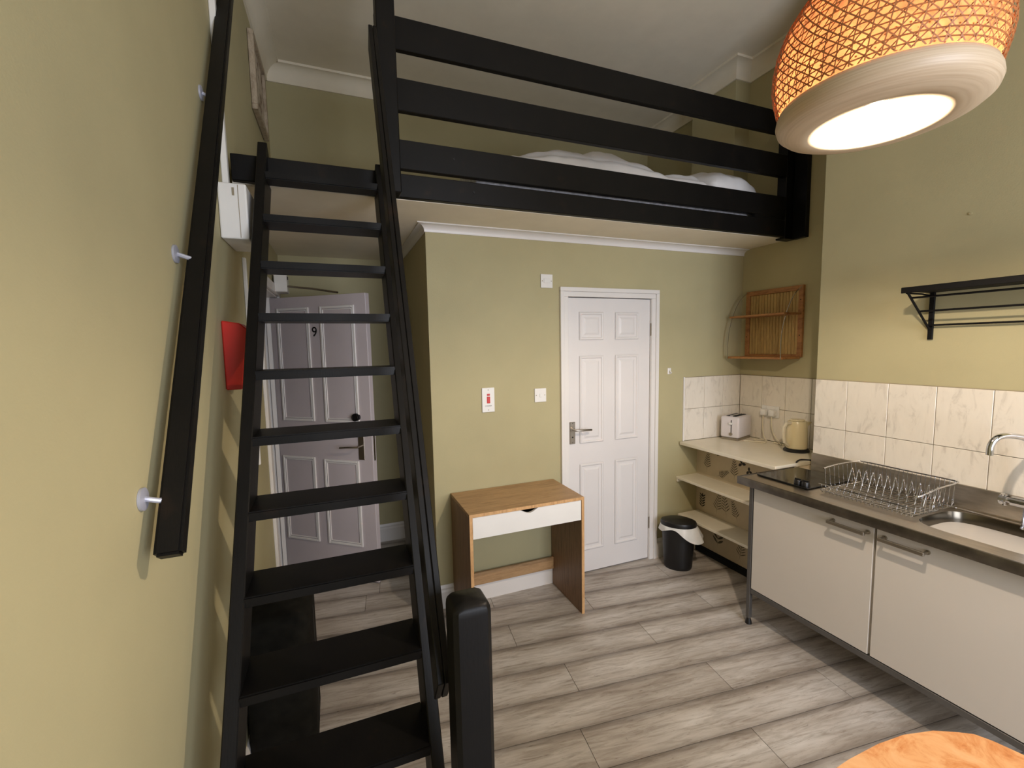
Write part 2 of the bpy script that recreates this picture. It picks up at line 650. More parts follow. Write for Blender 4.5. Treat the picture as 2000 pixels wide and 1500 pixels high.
rows_a = [0.901, 1.150, 1.396]
grout1 = obj('grout', B(2.508, XA, YP - 0.004, YP, 0.90, 1.398), 'grout', wall_partition)
tiles(wall_partition, 'Y', YP - 0.003, -1, 0, 0, [2.517, 2.712, 2.907, 3.091], rows_a)
obj('tile_edge_strip', B(2.504, 2.516, YP - 0.013, YP, 0.90, 1.40, bev=0.002), 'gloss', wall_partition)
wa = bpy.data.objects['wall_alcove']
obj('grout', B(XA - 0.004, XA, 1.80, YP, 0.90, 1.398), 'grout', wa)
tiles(wa, 'X', XA - 0.003, -1, 0, 0, [1.92, 2.116, 2.312, 2.508, 2.710], rows_a)
yb = [1.784, 1.607] + [1.607 - 0.1985 * i for i in range(1, 12)]
obj('grout', B(XB - 0.004, XB, min(yb), 1.787, 0.95, 1.436), 'grout', wall_chimney)
tiles(wall_chimney, 'X', XB - 0.003, -1, 0, 0, sorted(yb), [0.93, 1.156, 1.434])

# leaf prints on the boxing paper
rl = random.Random(3)


def leaf(bm, base, ang, L, w, x=2.6592):
    n = 6
    d = Vector((0, cos(ang), sin(ang)))
    s_ = Vector((0, -sin(ang), cos(ang)))
    c = Vector((x, base[0], base[1]))
    L1, L2 = [], []
    for i in range(1, n):
        t = i / n
        ww = w * sin(pi * t) ** 0.8 * 0.5
        L1.append(c + d * (L * t) + s_ * ww)
        L2.append(c + d * (L * t) - s_ * ww)
    pts = [c] + L1 + [c + d * L] + L2[::-1]
    bm.faces.new([bm.verts.new(p) for p in pts])


def fern(y, z, ang, L, kind, mat):
    bm = bmesh.new()
    d = (cos(ang), sin(ang))
    leaf(bm, (y, z), ang, L, 0.003)
    if kind == 'fern':
        n = 9
        for i in range(2, n):
            t = i / n
            ll = L * 0.30 * (1 - t) + 0.010
            for s_ in (-1, 1):
                leaf(bm, (y + d[0] * L * t, z + d[1] * L * t), ang + s_ * R(52), ll, 0.0065)
    elif kind == 'broad':
        for i in range(1, 6):
            t = i / 6
            for s_ in (-1, 1):
                leaf(bm, (y + d[0] * L * t, z + d[1] * L * t), ang + s_ * R(50), L * 0.33, L * 0.09)
        leaf(bm, (y + d[0] * L * .8, z + d[1] * L * .8), ang, L * 0.3, L * 0.12)
    else:
        for k in range(3):
            leaf(bm, (y, z), ang + (k - 1) * 1.9, L * 0.5, L * 0.30)
    return obj('leaf_print', bm, mat, wall_paper)


for (y, z, a, L, k, mt_) in [(2.62, 0.66, 95, .17, 'fern', 'leafprint'), (2.52, 0.65, 150, .13, 'fern', 'leafprint'), (2.36, 0.66, 88, .17, 'fern', 'leafprint'),
                             (2.30, 0.80, 70, .07, 'trio', 'leafprint2'), (2.24, .76, 200, .06, 'trio', 'leafprint2'), (2.12, .65, 60, .14, 'fern', 'leafprint'), (2.05, .72, 95, .08, 'trio', 'leafprint2'),
                             (2.48, .82, 20, .10, 'broad', 'leafprint'), (2.66, .35, 92, .12, 'broad', 'leafprint2'), (2.52, .35, 100, .2, 'fern', 'leafprint'), (2.42, .36, 80, .2, 'fern', 'leafprint'),
                             (2.32, .36, 70, .16, 'fern', 'leafprint'), (2.38, .56, 190, .09, 'trio', 'leafprint2'), (2.12, .40, 100, .2, 'fern', 'leafprint'), (2.2, .38, 110, .06, 'trio', 'leafprint2'),
                             (2.05, .36, 70, .07, 'trio', 'leafprint2'), (2.5, .1, 95, .2, 'broad', 'leafprint'), (2.3, .08, 100, .2, 'fern', 'leafprint'), (2.12, .07, 80, .16, 'broad', 'leafprint2'), (2.0, .1, 100, .2, 'fern', 'leafprint')]:
    fern(y, z, R(a), L, k, mt_)

# ------------------------------------------------------------------ white six panel door
def frame_door(name, x0, x1, ztop, arch, y, ow=0.063, proud=0.022):
    bm = bmesh.new()
    # moulded architrave : two steps
    for (lo, hi, p) in ((0.0, ow * 0.45, proud), (ow * 0.45, ow, proud * 0.6)):
        # outer band then inner band ; verticals stop under the head piece
        box(bm, x0 - ow + lo, x0 - ow + hi, y - p, y - 0.0002, 0, ztop + ow - hi, bev=0.002)
        box(bm, x1 + ow - hi, x1 + ow - lo, y - p, y - 0.0002, 0, ztop + ow - hi, bev=0.002)
        box(bm, x0 - ow + lo, x1 + ow - lo, y - p, y - 0.0002, ztop + ow - hi + 0.0003, ztop + ow - lo, bev=0.002)
    return bm


d2 = struct('door_2', B(PX0 + 0.006, PX1 - 0.006, YP + 0.004, YP + 0.040, 0.012, PZ - 0.008, bev=0.002), 'doorwhite')
obj('architrave', frame_door('x', 1.499, 2.194, 1.988, None, YP), 'gloss', d2)
bm = bmesh.new()
box(bm, PX0 - 0.001, PX0 + 0.003, YP - 0.004, YP + 0.1, 0, PZ)
box(bm, PX1 - 0.003, PX1 + 0.001, YP - 0.004, YP + 0.1, 0, PZ)
box(bm, PX0, PX1, YP - 0.004, YP + 0.1, PZ - 0.003, PZ + 0.001)
obj('door_lining', bm, 'gloss', d2)


def panel(bm, x0, x1, z0, z1, y):
    """moulded panel: raised bead, sunk slope, raised field"""
    rings = [(0.0, 0.0), (0.006, -0.005), (0.014, -0.004), (0.020, 0.0035), (0.034, 0.0035), (0.048, -0.003)]
    prev = None
    for ins, dy in rings:
        vs = [bm.verts.new(p) for p in ((x0 + ins, y + dy, z0 + ins), (x1 - ins, y + dy, z0 + ins), (x1 - ins, y + dy, z1 - ins), (x0 + ins, y + dy, z1 - ins))]
        if prev:
            for i in range(4):
                bm.faces.new((prev[i], prev[(i + 1) % 4], vs[(i + 1) % 4], vs[i]))
        prev = vs
    bm.faces.new(prev)


for (a, b) in ((1.590, 1.785), (1.885, 2.085)):
    for (z0, z1) in ((1.695, 1.887), (0.968, 1.585), (0.178, 0.818)):
        bm = bmesh.new()
        panel(bm, a, b, z0, z1, YP - 0.0005)
        obj('door_panel', bm, 'doorwhite', d2)
for z in (0.25, 1.72):
    obj('hinge', B(2.187, 2.197, YP - 0.006, YP + 0.001, z, z + 0.09, bev=0.001), 'satin', d2)
hp = obj('door_handle', B(1.509, 1.551, YP - 0.006, YP + 0.004, 0.972, 1.128, bev=0.002), 'satin', d2)
bm = bmesh.new()
tube(bm, [(1.529, YP - 0.004, 1.075), (1.529, YP - 0.05, 1.075), (1.545, YP - 0.058, 1.075), (1.60, YP - 0.058, 1.073), (1.655, YP - 0.052, 1.070)], 0.0075, 8)
obj('lever', bm, 'satin', hp, smooth=True)
bm = bmesh.new()
tube(bm, [(1.529, YP - 0.0055, 1.075), (1.529, YP - 0.012, 1.075)], 0.017, 16)
obj('rose', bm, 'satin', hp, smooth=True)
for z, r_ in ((1.118, .003), (0.982, .003), (1.02, .006)):
    bm = bmesh.new()
    tube(bm, [(1.529, YP - 0.005, z), (1.529, YP - 0.0068, z)], r_, 10)
    obj('keyhole' if r_ > .005 else 'screw', bm, 'rubber', hp)

# ------------------------------------------------------------------ door 9 (open)
H0 = Vector((-0.395, 3.69, 0))
dd = Vector((0.621, -0.504, 0)).normalized()
nn = Vector((-dd.y * -1, 0, 0))
nrm = Vector((-0.504, -0.621, 0)).normalized()      # towards camera
LM = Matrix(((dd.x, -nrm.x, 0, H0.x), (dd.y, -nrm.y, 0, H0.y), (0, 0, 1, 0), (0, 0, 0, 1)))


def leafobj(name, bm, mat, parent, **k):
    bmesh.ops.transform(bm, matrix=LM, verts=bm.verts[:])
    return obj(name, bm, mat, parent, **k)


# leaf space: x along the leaf, y into the leaf (front face at 0), z up
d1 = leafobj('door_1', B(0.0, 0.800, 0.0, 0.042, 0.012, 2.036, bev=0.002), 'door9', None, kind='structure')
for (a, b, z0, z1) in ((0.058, 0.338, 1.155, 1.960), (0.430, 0.710, 1.155, 1.960), (0.030, 0.318, 0.262, 0.892), (0.395, 0.688, 0.262, 0.884)):
    for ins, wd, pr in ((0.0, 0.016, 0.009), (0.020, 0.007, 0.006)):
        bm = bmesh.new()
        for (p, q, r_, s_) in ((a + ins, a + ins + wd, z0 + ins, z1 - ins), (b - ins - wd, b - ins, z0 + ins, z1 - ins),
                               (a + ins + wd, b - ins - wd, z0 + ins, z0 + ins + wd), (a + ins + wd, b - ins - wd, z1 - ins - wd, z1 - ins)):
            box(bm, p, q, -pr, 0.0005, r_, s_, bev=0.002)
        leafobj('panel_moulding', bm, 'gloss', d1)
mw = LM @ Matrix.Translation((0.376, -0.001, 1.785)) @ Matrix.Rotation(R(90), 4, 'X')
text('door_number', '9', 0.095, 'rubber', d1, mw, 0.0015)
lk = leafobj('door_handle', B(0.690, 0.738, -0.006, 0.0, 0.895, 1.072, bev=0.002), 'satin', d1)
bm = bmesh.new()
tube(bm, [(0.714, -0.004, 0.993), (0.714, -0.05, 0.993), (0.695, -0.058, 0.993), (0.63, -0.058, 0.990), (0.572, -0.052, 0.983)], 0.007, 8)
leafobj('lever', bm, 'satin', lk, smooth=True)
bm = bmesh.new()
tube(bm, [(0.690, 0.0, 1.195), (0.690, -0.02, 1.195)], 0.027, 16)
leafobj('night_latch', bm, 'blackplastic', d1, smooth=True)
bm = bmesh.new()
tube(bm, [(0.690 + 0.024 * cos(t * pi / 8), -0.03, 1.195 + 0.024 * sin(t * pi / 8)) for t in range(16)], 0.003, 6, closed=True)
leafobj('key_ring', bm, 'blackmetal', d1)
leafobj('lock_edge_plate', B(0.7995, 0.8015, 0.012, 0.030, 0.89, 1.07, bev=0.0005), 'satin', d1)
# lining and architrave of the opening in the left wall
bm = bmesh.new()
box(bm, XL - 0.12, XL + 0.0, DY1 - 0.012, DY1 + 0.001, 0, DZ)
box(bm, XL - 0.12, XL + 0.0, DY0 - 0.001, DY0 + 0.012, 0, DZ)
box(bm, XL - 0.12, XL + 0.0, DY0, DY1, DZ - 0.012, DZ + 0.001)
box(bm, XL - 0.075, XL - 0.045, DY1 - 0.028, DY1 - 0.012, 0, DZ - 0.012)
fr9 = struct('trim_3', wshear(bm), 'gloss')
bm = bmesh.new()
box(bm, XL, XL + 0.018, DY0 - 0.065, DY0, 0, DZ + 0.065, bev=0.003)
box(bm, XL, XL + 0.018, DY1, DY1 + 0.065, 0, DZ + 0.065, bev=0.003)
box(bm, XL, XL + 0.018, DY0 - 0.065, DY1 + 0.065, DZ, DZ + 0.065, bev=0.003)
obj('architrave', wshear(bm), 'gloss', fr9)
cl = thing('door_closer', 'white door closer with thin metal arm above the open number 9 door', 'door closer', (XL + 0.02, 3.6, 2.1))
obj('body', B(XL + 0.019, XL + 0.10, 3.50, 3.66, 2.065, 2.185, bev=0.004), 'white', cl)
bm = bmesh.new()
tube(bm, [(XL + 0.08, 3.52, 2.105), (-0.10, 3.46, 2.085), (0.06, 3.34, 2.05)], 0.007, 6)
obj('arm', bm, 'satin', cl)
obj('screw', B(XL + 0.10, XL + 0.106, 3.515, 3.535, 2.15, 2.17), 'rubber', cl)

# ------------------------------------------------------------------ loft
lf = thing('loft_railing', 'black painted timber railing of three wide boards along the loft edge', 'railing', (0.3, YF, 2.39))
for z0, z1 in ((3.065, 3.21), (2.79, 2.937), (2.522, 2.658)):
    obj('rail_board', B(0.262, 3.02, YF, YF + 0.034, z0, z1, bev=0.003), 'black', lf)
obj('fascia_board', B(XL + 0.004, 3.06, YF + 0.001, YF + 0.035, 2.390, 2.500, bev=0.003), 'black', lf)
obj('newel_post', B(0.260, 0.343, 2.203, YF - 0.0005, 2.384, ZC - 0.001, bev=0.004), 'black', lf)
obj('newel_post', B(2.984, 3.098, YF - 0.001, YF + 0.07, 2.376, 3.25, bev=0.003), 'black', lf)
obj('wall_batten', B(3.058, 3.098, 2.19, YF - 0.0015, 2.374, 3.25, bev=0.003), 'black', lf)
obj('packing_piece', B(2.70, 2.983, YF + 0.004, YF + 0.03, 2.5005, 2.5215), 'black', lf)
for x in (0.62, 0.72):
    z = 2.45 if x > .7 else 2.60
    bm = bmesh.new()
    tube(bm, [(x, YF, z), (x, YF - 0.002, z)], 0.006, 8)
    obj('screw', bm, 'rubber', lf)

bm = bmesh.new()
box(bm, 0.76, 3.06, 2.37, 3.75, 2.480, 2.665, bev=0.02, seg=3)
tag(obj('mattress', bm, 'mattress', smooth=True), 'pale mattress lying on the loft floor behind the black railing', 'mattress')


def cloth(name, nx, ny, fn, mat, thick=0.0):
    bm = bmesh.new()
    g_ = [[bm.verts.new(fn(i / (nx - 1), j / (ny - 1))) for j in range(ny)] for i in range(nx)]
    for i in range(nx - 1):
        for j in range(ny - 1):
            bm.faces.new((g_[i][j], g_[i + 1][j], g_[i + 1][j + 1], g_[i][j + 1]))
    if thick:
        r_ = bmesh.ops.solidify(bm, geom=bm.faces[:], thickness=thick)
    return bm


def lerp_tab(x, tab):
    if x <= tab[0][0]:
        return tab[0][1]
    for (a, p), (b, q) in zip(tab, tab[1:]):
        if x <= b:
            k = (x - a) / (b - a)
            k = k * k * (3 - 2 * k)
            return p + (q - p) * k
    return tab[-1][1]


def duvet_fn(u, v):
    x = 0.84 + u * 1.60
    y = 2.365 + v * 1.20
    h = lerp_tab(x, [(0.84, 0.03), (1.0, 0.085), (1.33, 0.155), (1.66, 0.190), (1.95, 0.150), (2.08, 0.115), (2.26, 0.13), (2.38, 0.12), (2.44, 0.02)])
    env = lerp_tab(v, [(0.0, 0.02), (0.05, 0.55), (0.13, 1.0), (0.35, 0.80), (0.9, 0.45), (1.0, 0.06)])
    e2 = lerp_tab(u, [(0.0, 0.1), (0.04, 1.0), (0.95, 1.0), (1.0, 0.1)])
    f1 = noise.noise((x * 2.2, y * 3.2, 1.3)) * 0.022
    f2 = (0.5 - abs(noise.noise((x * 7 + y * 6, y * 2.5 - x * 2, 4)))) * 0.022 + noise.noise((x * 16 + y * 9, y * 7, 9)) * 0.008
    return (x + 0.012 * sin(y * 11), y + 0.012 * sin(x * 9), 2.668 + env * e2 * (h + f1 + f2))


bm = cloth('duvet', 150, 90, duvet_fn, 'linen', 0.0)
tag(obj('duvet', bm, 'linen', smooth=True, angle=180), 'crumpled white duvet heaped on the loft mattress', 'duvet')


def pillow(name, cx, cy, cz, lx, ly, h, rot, tilt, seed, label):
    bm = bmesh.new()
    nx, ny = 26, 20
    for sgn in (1, -1):
        g_ = []
        for i in range(nx):
            row = []
            for j in range(ny):
                u, v = i / (nx - 1) * 2 - 1, j / (ny - 1) * 2 - 1
                e = max(0, (1 - abs(u) ** 3) * (1 - abs(v) ** 3)) ** 0.5
                x, y = u * lx / 2 * (1 - 0.05 * v * v), v * ly / 2 * (1 - 0.06 * u * u)
                cr = noise.noise((x * 9 + seed, y * 9, seed)) * 0.018 + noise.noise((x * 22, y * 14 + seed, seed)) * 0.008
                z = sgn * (h / 2 * e) + cr * e
                row.append(bm.verts.new((x, y, z)))
            g_.append(row)
        for i in range(nx - 1):
            for j in range(ny - 1):
                bm.faces.new((g_[i][j], g_[i + 1][j], g_[i + 1][j + 1], g_[i][j + 1]))
    bmesh.ops.remove_doubles(bm, verts=bm.verts[:], dist=0.0008)
    mt_ = Matrix.Translation((cx, cy, cz)) @ Matrix.Rotation(rot, 4, 'Z') @ Matrix.Rotation(tilt, 4, 'X')
    bmesh.ops.transform(bm, matrix=mt_, verts=bm.verts[:])
    return tag(obj(name, bm, 'linen', smooth=True, angle=180), label, 'pillow')


pillow('pillow', 2.66, 2.60, 2.782, 0.46, 0.40, 0.18, R(4), R(18), 3.1, 'creased white pillow near the railing at the right end of the loft bed')
pillow('pillow', 2.77, 3.22, 2.775, 0.56, 0.42, 0.17, R(-4), R(4), 7.7, 'white pillow lying behind the other pillow, against the far loft wall')

# ------------------------------------------------------------------ ladder
yl = lambda z: 0.8224 + 0.5703 * z
ld = thing('loft_ladder', 'steep black wooden ladder stair rising to the loft', 'ladder', (-0.03, 0.82, 0))


def slat_beam(xa0, xa1, w, z0, z1, dep, topcut=0.0, yo=0.0, yfn=yl):
    """beam in the ladder plane, x drifts linearly with z, w wide"""
    bm = bmesh.new()
    def ring(z, x):
        return [(x, yfn(z) + yo, z), (x + w, yfn(z) + yo, z), (x + w, yfn(z) + yo + dep, z), (x, yfn(z) + yo + dep, z)]
    A = [bm.verts.new(p) for p in ring(z0, xa0)]
    t = ring(z1, xa1)
    if topcut:
        t = [t[0], t[1], (t[2][0], t[2][1], t[2][2] - topcut), (t[3][0], t[3][1], t[3][2] - topcut)]
    Bq = [bm.verts.new(p) for p in t]
    fs = [bm.faces.new(A[::-1]), bm.faces.new(Bq)]
    for i in range(4):
        fs.append(bm.faces.new((A[i], A[(i + 1) % 4], Bq[(i + 1) % 4], Bq[i])))
    bmesh.ops.bevel(bm, geom=list({e for f in fs for e in f.edges}), offset=0.003, segments=1, affect='EDGES')
    return bm


xo = lambda z: -0.325 + 0.03 * z
xi = lambda z: xo(z) + 0.036
xr = lambda z: 0.182 + 0.0207 * z
ztl = 2.56
obj('stile', slat_beam(xo(0), xo(ztl), 0.036, 0.0, ztl, 0.135, topcut=0.09), 'black', ld)
obj('stile', slat_beam(xr(0), xr(2.52), 0.034, 0.0, 2.52, 0.135, topcut=0.05), 'black', ld)
for i in range(12):
    z = 1.66 + (2.633 - 0.265 * i - 1.66) * 0.77
    bm = bmesh.new()
    y0 = yl(z) - 0.004
    dep = 0.172 if i > 0 else 0.095
    if i in (1, 2, 3):
        dep = 0.15
    pts = [(xi(z) - 0.006, y0, z - 0.030), (xi(z) - 0.006, y0, z), (xi(z) - 0.006, y0 + dep, z), (xi(z) - 0.006, y0 + dep, z - 0.030)]
    prism(bm, pts, (xr(z) + 0.006 - xi(z) + 0.006, 0, 0), bev=0.004, seg=2)
    obj('tread', bm, 'black', ld)

# banister and its lower post
bn = thing('stair_banister', 'black timber banister sloping beside the ladder to a square floor post', 'banister', (0.257, 0.94, 0))
for k in (0, 1):
    bm = bmesh.new()
    w = 0.0165
    x0, x1 = 0.190 + k * 0.0175, 0.221 + k * 0.0175
    A0 = Vector((x0, 0.988, 0.868)); A1 = Vector((x1, 2.15, 3.055))
    vs = []
    for P, cut in ((A0, 0.0), (A1, 0.0)):
        vs.append([bm.verts.new(P + Vector(q)) for q in ((0, 0, 0), (w, 0, 0), (w, 0.05, -0.095 + 0.02), (0, 0.05, -0.095 + 0.02))])
    a, b = vs
    fs = [bm.faces.new(a[::-1]), bm.faces.new(b)]
    for i in range(4):
        fs.append(bm.faces.new((a[i], a[(i + 1) % 4], b[(i + 1) % 4], b[i])))
    bmesh.ops.bevel(bm, geom=list({e for f in fs for e in f.edges}), offset=0.002, segments=1, affect='EDGES')
    obj('rail', bm, 'black', bn)
bm = bmesh.new()
prof = [(1.0, 0.0), (1.0, 1.072), (0.975, 1.083), (0.92, 1.090), (0.80, 1.095), (0.0, 1.099)]
cx_, cy_, hw = 0.2570, 0.944, 0.0440
seg = []
for s_, z in prof:
    rg = []
    for k in range(24):
        a = 2 * pi * k / 24 + pi / 24
        c_, d_ = cos(a), sin(a)
        e = 1 / ((abs(c_) ** 9 + abs(d_) ** 9) ** (1 / 9))
        rg.append(bm.verts.new((cx_ + hw * s_ * c_ * e, cy_ + hw * s_ * d_ * e, z)))
    seg.append(rg)
for A, Bq in zip(seg, seg[1:]):
    for k in range(24):
        bm.faces.new((A[k], A[(k + 1) % 24], Bq[(k + 1) % 24], Bq[k]))
bm.faces.new(seg[0][::-1])
bmesh.ops.remove_doubles(bm, verts=bm.verts[:], dist=1e-5)
obj('floor_post', bm, 'black', bn, smooth=True, angle=40)

# near-black rounded block for the dark area between ladder and wall, identity unknown
bg = thing('dark_block', 'dark upright rounded block on the floor behind the ladder, against the left wall', 'bag', (-0.25, 1.95, 0))
obj('body', B(-0.374, -0.133, 1.84, 2.20, 0.002, 0.640, bev=0.045, seg=4), 'darkblock', bg, smooth=True)
obj('narrow_strip', B(-0.1345, -0.1315, 2.00, 2.03, 0.06, 0.58, bev=0.001), 'rubber', bg)

# wall handrail on the left wall
hr = thing('wall_handrail', 'long black wooden handrail fixed to the left wall on round brackets', 'handrail', (XL, 1.0, 1.25))
bm = bmesh.new()
P0 = Vector((-0.368, 1.110, 1.240)); P1 = Vector((-0.355, 2.38, 3.29))
dirn = (P1 - P0).normalized()
up = Vector((0, -dirn.z, dirn.y))
a = [(0, 0), (0.051, 0), (0.051, -0.042), (0, -0.042)]
A = [bm.verts.new(P0 + Vector((p, 0, 0)) + up * q) for p, q in a]
Bq = [bm.verts.new(P1 + Vector((p, 0, 0)) + up * q) for p, q in a]
fs = [bm.faces.new(A[::-1]), bm.faces.new(Bq)]
for i in range(4):
    fs.append(bm.faces.new((A[i], A[(i + 1) % 4], Bq[(i + 1) % 4], Bq[i])))
bmesh.ops.bevel(bm, geom=list({e for f in fs for e in f.edges}), offset=0.006, segments=2, affect='EDGES')
obj('rail', bm, 'black', hr)
for (yy, zz) in ((1.172, 1.348), (1.531, 1.933), (1.959, 2.57)):
    bm = bmesh.new()
    tube(bm, [(XL + 0.0005, yy, zz), (XL + 0.006, yy, zz), (XL + 0.008, yy, zz)], [0.025, 0.025, 0.018], 18)
    tube(bm, [(XL + 0.006, yy, zz), (XL + 0.03, yy + 0.003, zz - 0.008), (XL + 0.056, yy + 0.03, zz - 0.012)], 0.006, 8)
    obj('bracket', wshear(bm), 'bracket', hr, smooth=True)

# ------------------------------------------------------------------ left wall fittings
bx = thing('electrical_box', 'white electrical box on the left wall beside the ladder top', 'electrical box', (XL, 2.23, 2.1))
obj('casing', wshear(B(XL + 0.001, XL + 0.100, 2.098, 2.365, 2.105, 2.318, bev=0.006, seg=2)), 'white', bx)
obj('cover_seam', wshear(B(XL + 0.070, XL + 0.072, 2.0965, 2.10, 2.11, 2.312)), 'grout', bx)
obj('mark', wshear(B(XL + 0.050, XL + 0.058, 2.0968, 2.099, 2.27, 2.30)), 'grout', bx)
tag(obj('conduit', wshear(B(XL + 0.001, XL + 0.024, 2.192, 2.222, 2.3185, ZC - 0.13, bev=0.003)), 'white'), 'white cable conduit running up the left wall from the electrical box', 'conduit')
tag(obj('conduit', wshear(B(XL + 0.001, XL + 0.017, 2.490, 2.512, 1.1, 2.104, bev=0.003)), 'white'), 'narrow white conduit running down the left wall below the electrical box', 'conduit')
bm = bmesh.new()
prism(bm, [(XL + 0.001, 1.99, 1.515), (XL + 0.055, 1.99, 1.515), (XL + 0.085, 1.99, 1.745), (XL + 0.062, 1.99, 1.768), (XL + 0.001, 1.99, 1.778)], (0, 0.09, 0), bev=0.004)
tag(obj('alarm_box', wshear(bm), 'red'), 'red tapered box mounted on the left wall behind the ladder', 'alarm box')
pf = thing('picture_frame', 'framed picture hung on the left wall above the loft', 'picture', (XL, 3.38, 3.1))
y0, y1, z0, z1 = 3.15, 3.60, 3.085, 3.53
for q in ((y0, y1, z0, z0 + .03), (y0, y1, z1 - .03, z1), (y0, y0 + .03, z0 + .03, z1 - .03), (y1 - .03, y1, z0 + .03, z1 - .03)):
    obj('frame_bar', wshear(B(XL + 0.002, XL + 0.034, *q, bev=0.003)), 'picframe', pf)
obj('print', wshear(B(XL + 0.004, XL + 0.016, y0 + .03, y1 - .03, z0 + .03, z1 - .03)), 'picture', pf)

# ------------------------------------------------------------------ switches and small fittings
def plate(name, label, cat, x0, x1, z0, z1):
    t = thing(name, label, cat, ((x0 + x1) / 2, YP, (z0 + z1) / 2))
    obj('face_plate', B(x0, x1, YP - 0.009, YP - 0.0005, z0, z1, bev=0.002, seg=2), 'white', t)
    return t


def screws(t, pts):
    for x, z in pts:
        bm = bmesh.new()
        tube(bm, [(x, YP - 0.0088, z), (x, YP - 0.0100, z)], 0.0032, 8)
        obj('screw', bm, 'grout', t)


t = plate('cooker_switch', 'tall white cooker switch plate with a red rocker, left of the white door', 'switch', 0.873, 0.957, 1.243, 1.400)
obj('rocker', B(0.905, 0.927, YP - 0.0125, YP - 0.0085, 1.300, 1.343, bev=0.002), 'red', t)
obj('indicator_lamp', B(0.906, 0.926, YP - 0.011, YP - 0.0085, 1.349, 1.362, bev=0.001), 'red', t)
screws(t, [(0.915, 1.386), (0.915, 1.257)])
text('lettering', 'COOKER', 0.011, 'rubber', t, Matrix.Translation((0.915, YP - 0.0093, 1.283)) @ Matrix.Rotation(R(90), 4, 'X'), 0.0003)
t = plate('light_switch', 'small square white switch beside the door frame at handle height', 'switch', 1.242, 1.327, 1.285, 1.377)
obj('rocker', B(1.276, 1.293, YP - 0.0125, YP - 0.0085, 1.318, 1.343, bev=0.002), 'white', t)
screws(t, [(1.253, 1.331), (1.316, 1.331)])
t = plate('isolator_switch', 'small square white isolator switch high above the door corner', 'switch', 1.298, 1.384, 2.041, 2.129)
obj('rocker', B(1.318, 1.364, YP - 0.0125, YP - 0.0085, 2.072, 2.102, bev=0.002), 'white', t)
screws(t, [(1.308, 2.085), (1.374, 2.085)])
t = thing('coat_hook', 'tiny white hook on the wall right of the white door', 'hook', (2.368, YP, 1.45))
obj('back_plate', B(2.352, 2.384, YP - 0.006, YP - 0.0005, 1.427, 1.475, bev=0.003, seg=2), 'white', t)
bm = bmesh.new()
tube(bm, [(2.368, YP - 0.005, 1.455), (2.368, YP - 0.018, 1.448), (2.368, YP - 0.022, 1.436), (2.368, YP - 0.027, 1.444)], 0.005, 8)
obj('peg', bm, 'white', t, smooth=True)
bm = bmesh.new()
tube(bm, [(XB - 0.0005, 1.14, 2.205), (XB - 0.004, 1.14, 2.205)], 0.006, 8)
tag(obj('wall_plug', bm, 'wall'), 'tiny painted-over screw plug in the bare wall above the black rack', 'wall plug')

# ------------------------------------------------------------------ desk
X0, X1, Y0, Y1, ZT = 0.650, 1.373, 2.303, 2.716, 0.745
dk = thing('desk', 'small oak-effect desk with a white drawer against the green wall', 'desk', ((X0 + X1) / 2, (Y0 + Y1) / 2, 0))
obj('desk_top', B(X0, X1, Y0 + 0.002, Y1, ZT - 0.018, ZT, bev=0.001), 'oak_x', dk)
obj('side_panel', B(X0, X0 + 0.018, Y0 + 0.002, Y1, 0, ZT - 0.0185, bev=0.001), 'oak_z', dk)
obj('side_panel', B(X1 - 0.018, X1, Y0 + 0.002, Y1, 0, ZT - 0.0185, bev=0.001), 'oak_z', dk)
bm = bmesh.new()
box(bm, X0, X1, Y0, Y0 + 0.0018, ZT - 0.018, ZT)
box(bm, X0, X0 + 0.018, Y0, Y0 + 0.0018, 0, ZT - 0.018)
box(bm, X1 - 0.018, X1, Y0, Y0 + 0.0018, 0, ZT - 0.018)
obj('edge_banding', bm, 'oak_edge', dk)
obj('back_rail', B(X0 + 0.0185, X1 - 0.0185, 2.684, 2.700, 0.118, 0.200, bev=0.001), 'oak_x', dk)
obj('back_rail', B(X0 + 0.0185, X1 - 0.0185, 2.694, 2.700, 0.60, ZT - 0.019), 'oak_x', dk)
xa, xb, za, zb = X0 + 0.020, X1 - 0.020, 0.602, ZT - 0.020
scoop = []
for i in range(13):
    t_ = i / 12
    xx = 0.955 + (1.068 - 0.955) * t_
    scoop.append((xx, zb - 0.024 * (0.5 - 0.5 * cos(2 * pi * min(1, max(0, t_)))) ** 0.6))
pts = [(xa, Y0 + 0.004, za), (xb, Y0 + 0.004, za), (xb, Y0 + 0.004, zb)] + [(p[0], Y0 + 0.004, p[1]) for p in scoop[::-1]] + [(xa, Y0 + 0.004, zb)]
bm = bmesh.new()
prism(bm, pts, (0, 0.016, 0))
dr = obj('drawer', bm, 'white', dk)
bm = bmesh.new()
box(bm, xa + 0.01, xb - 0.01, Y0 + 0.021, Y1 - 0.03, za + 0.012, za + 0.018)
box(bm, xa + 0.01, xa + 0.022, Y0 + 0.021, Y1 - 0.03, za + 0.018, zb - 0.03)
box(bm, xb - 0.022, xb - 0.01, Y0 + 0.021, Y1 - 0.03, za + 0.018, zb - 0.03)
obj('drawer_box', bm, 'dark', dr)

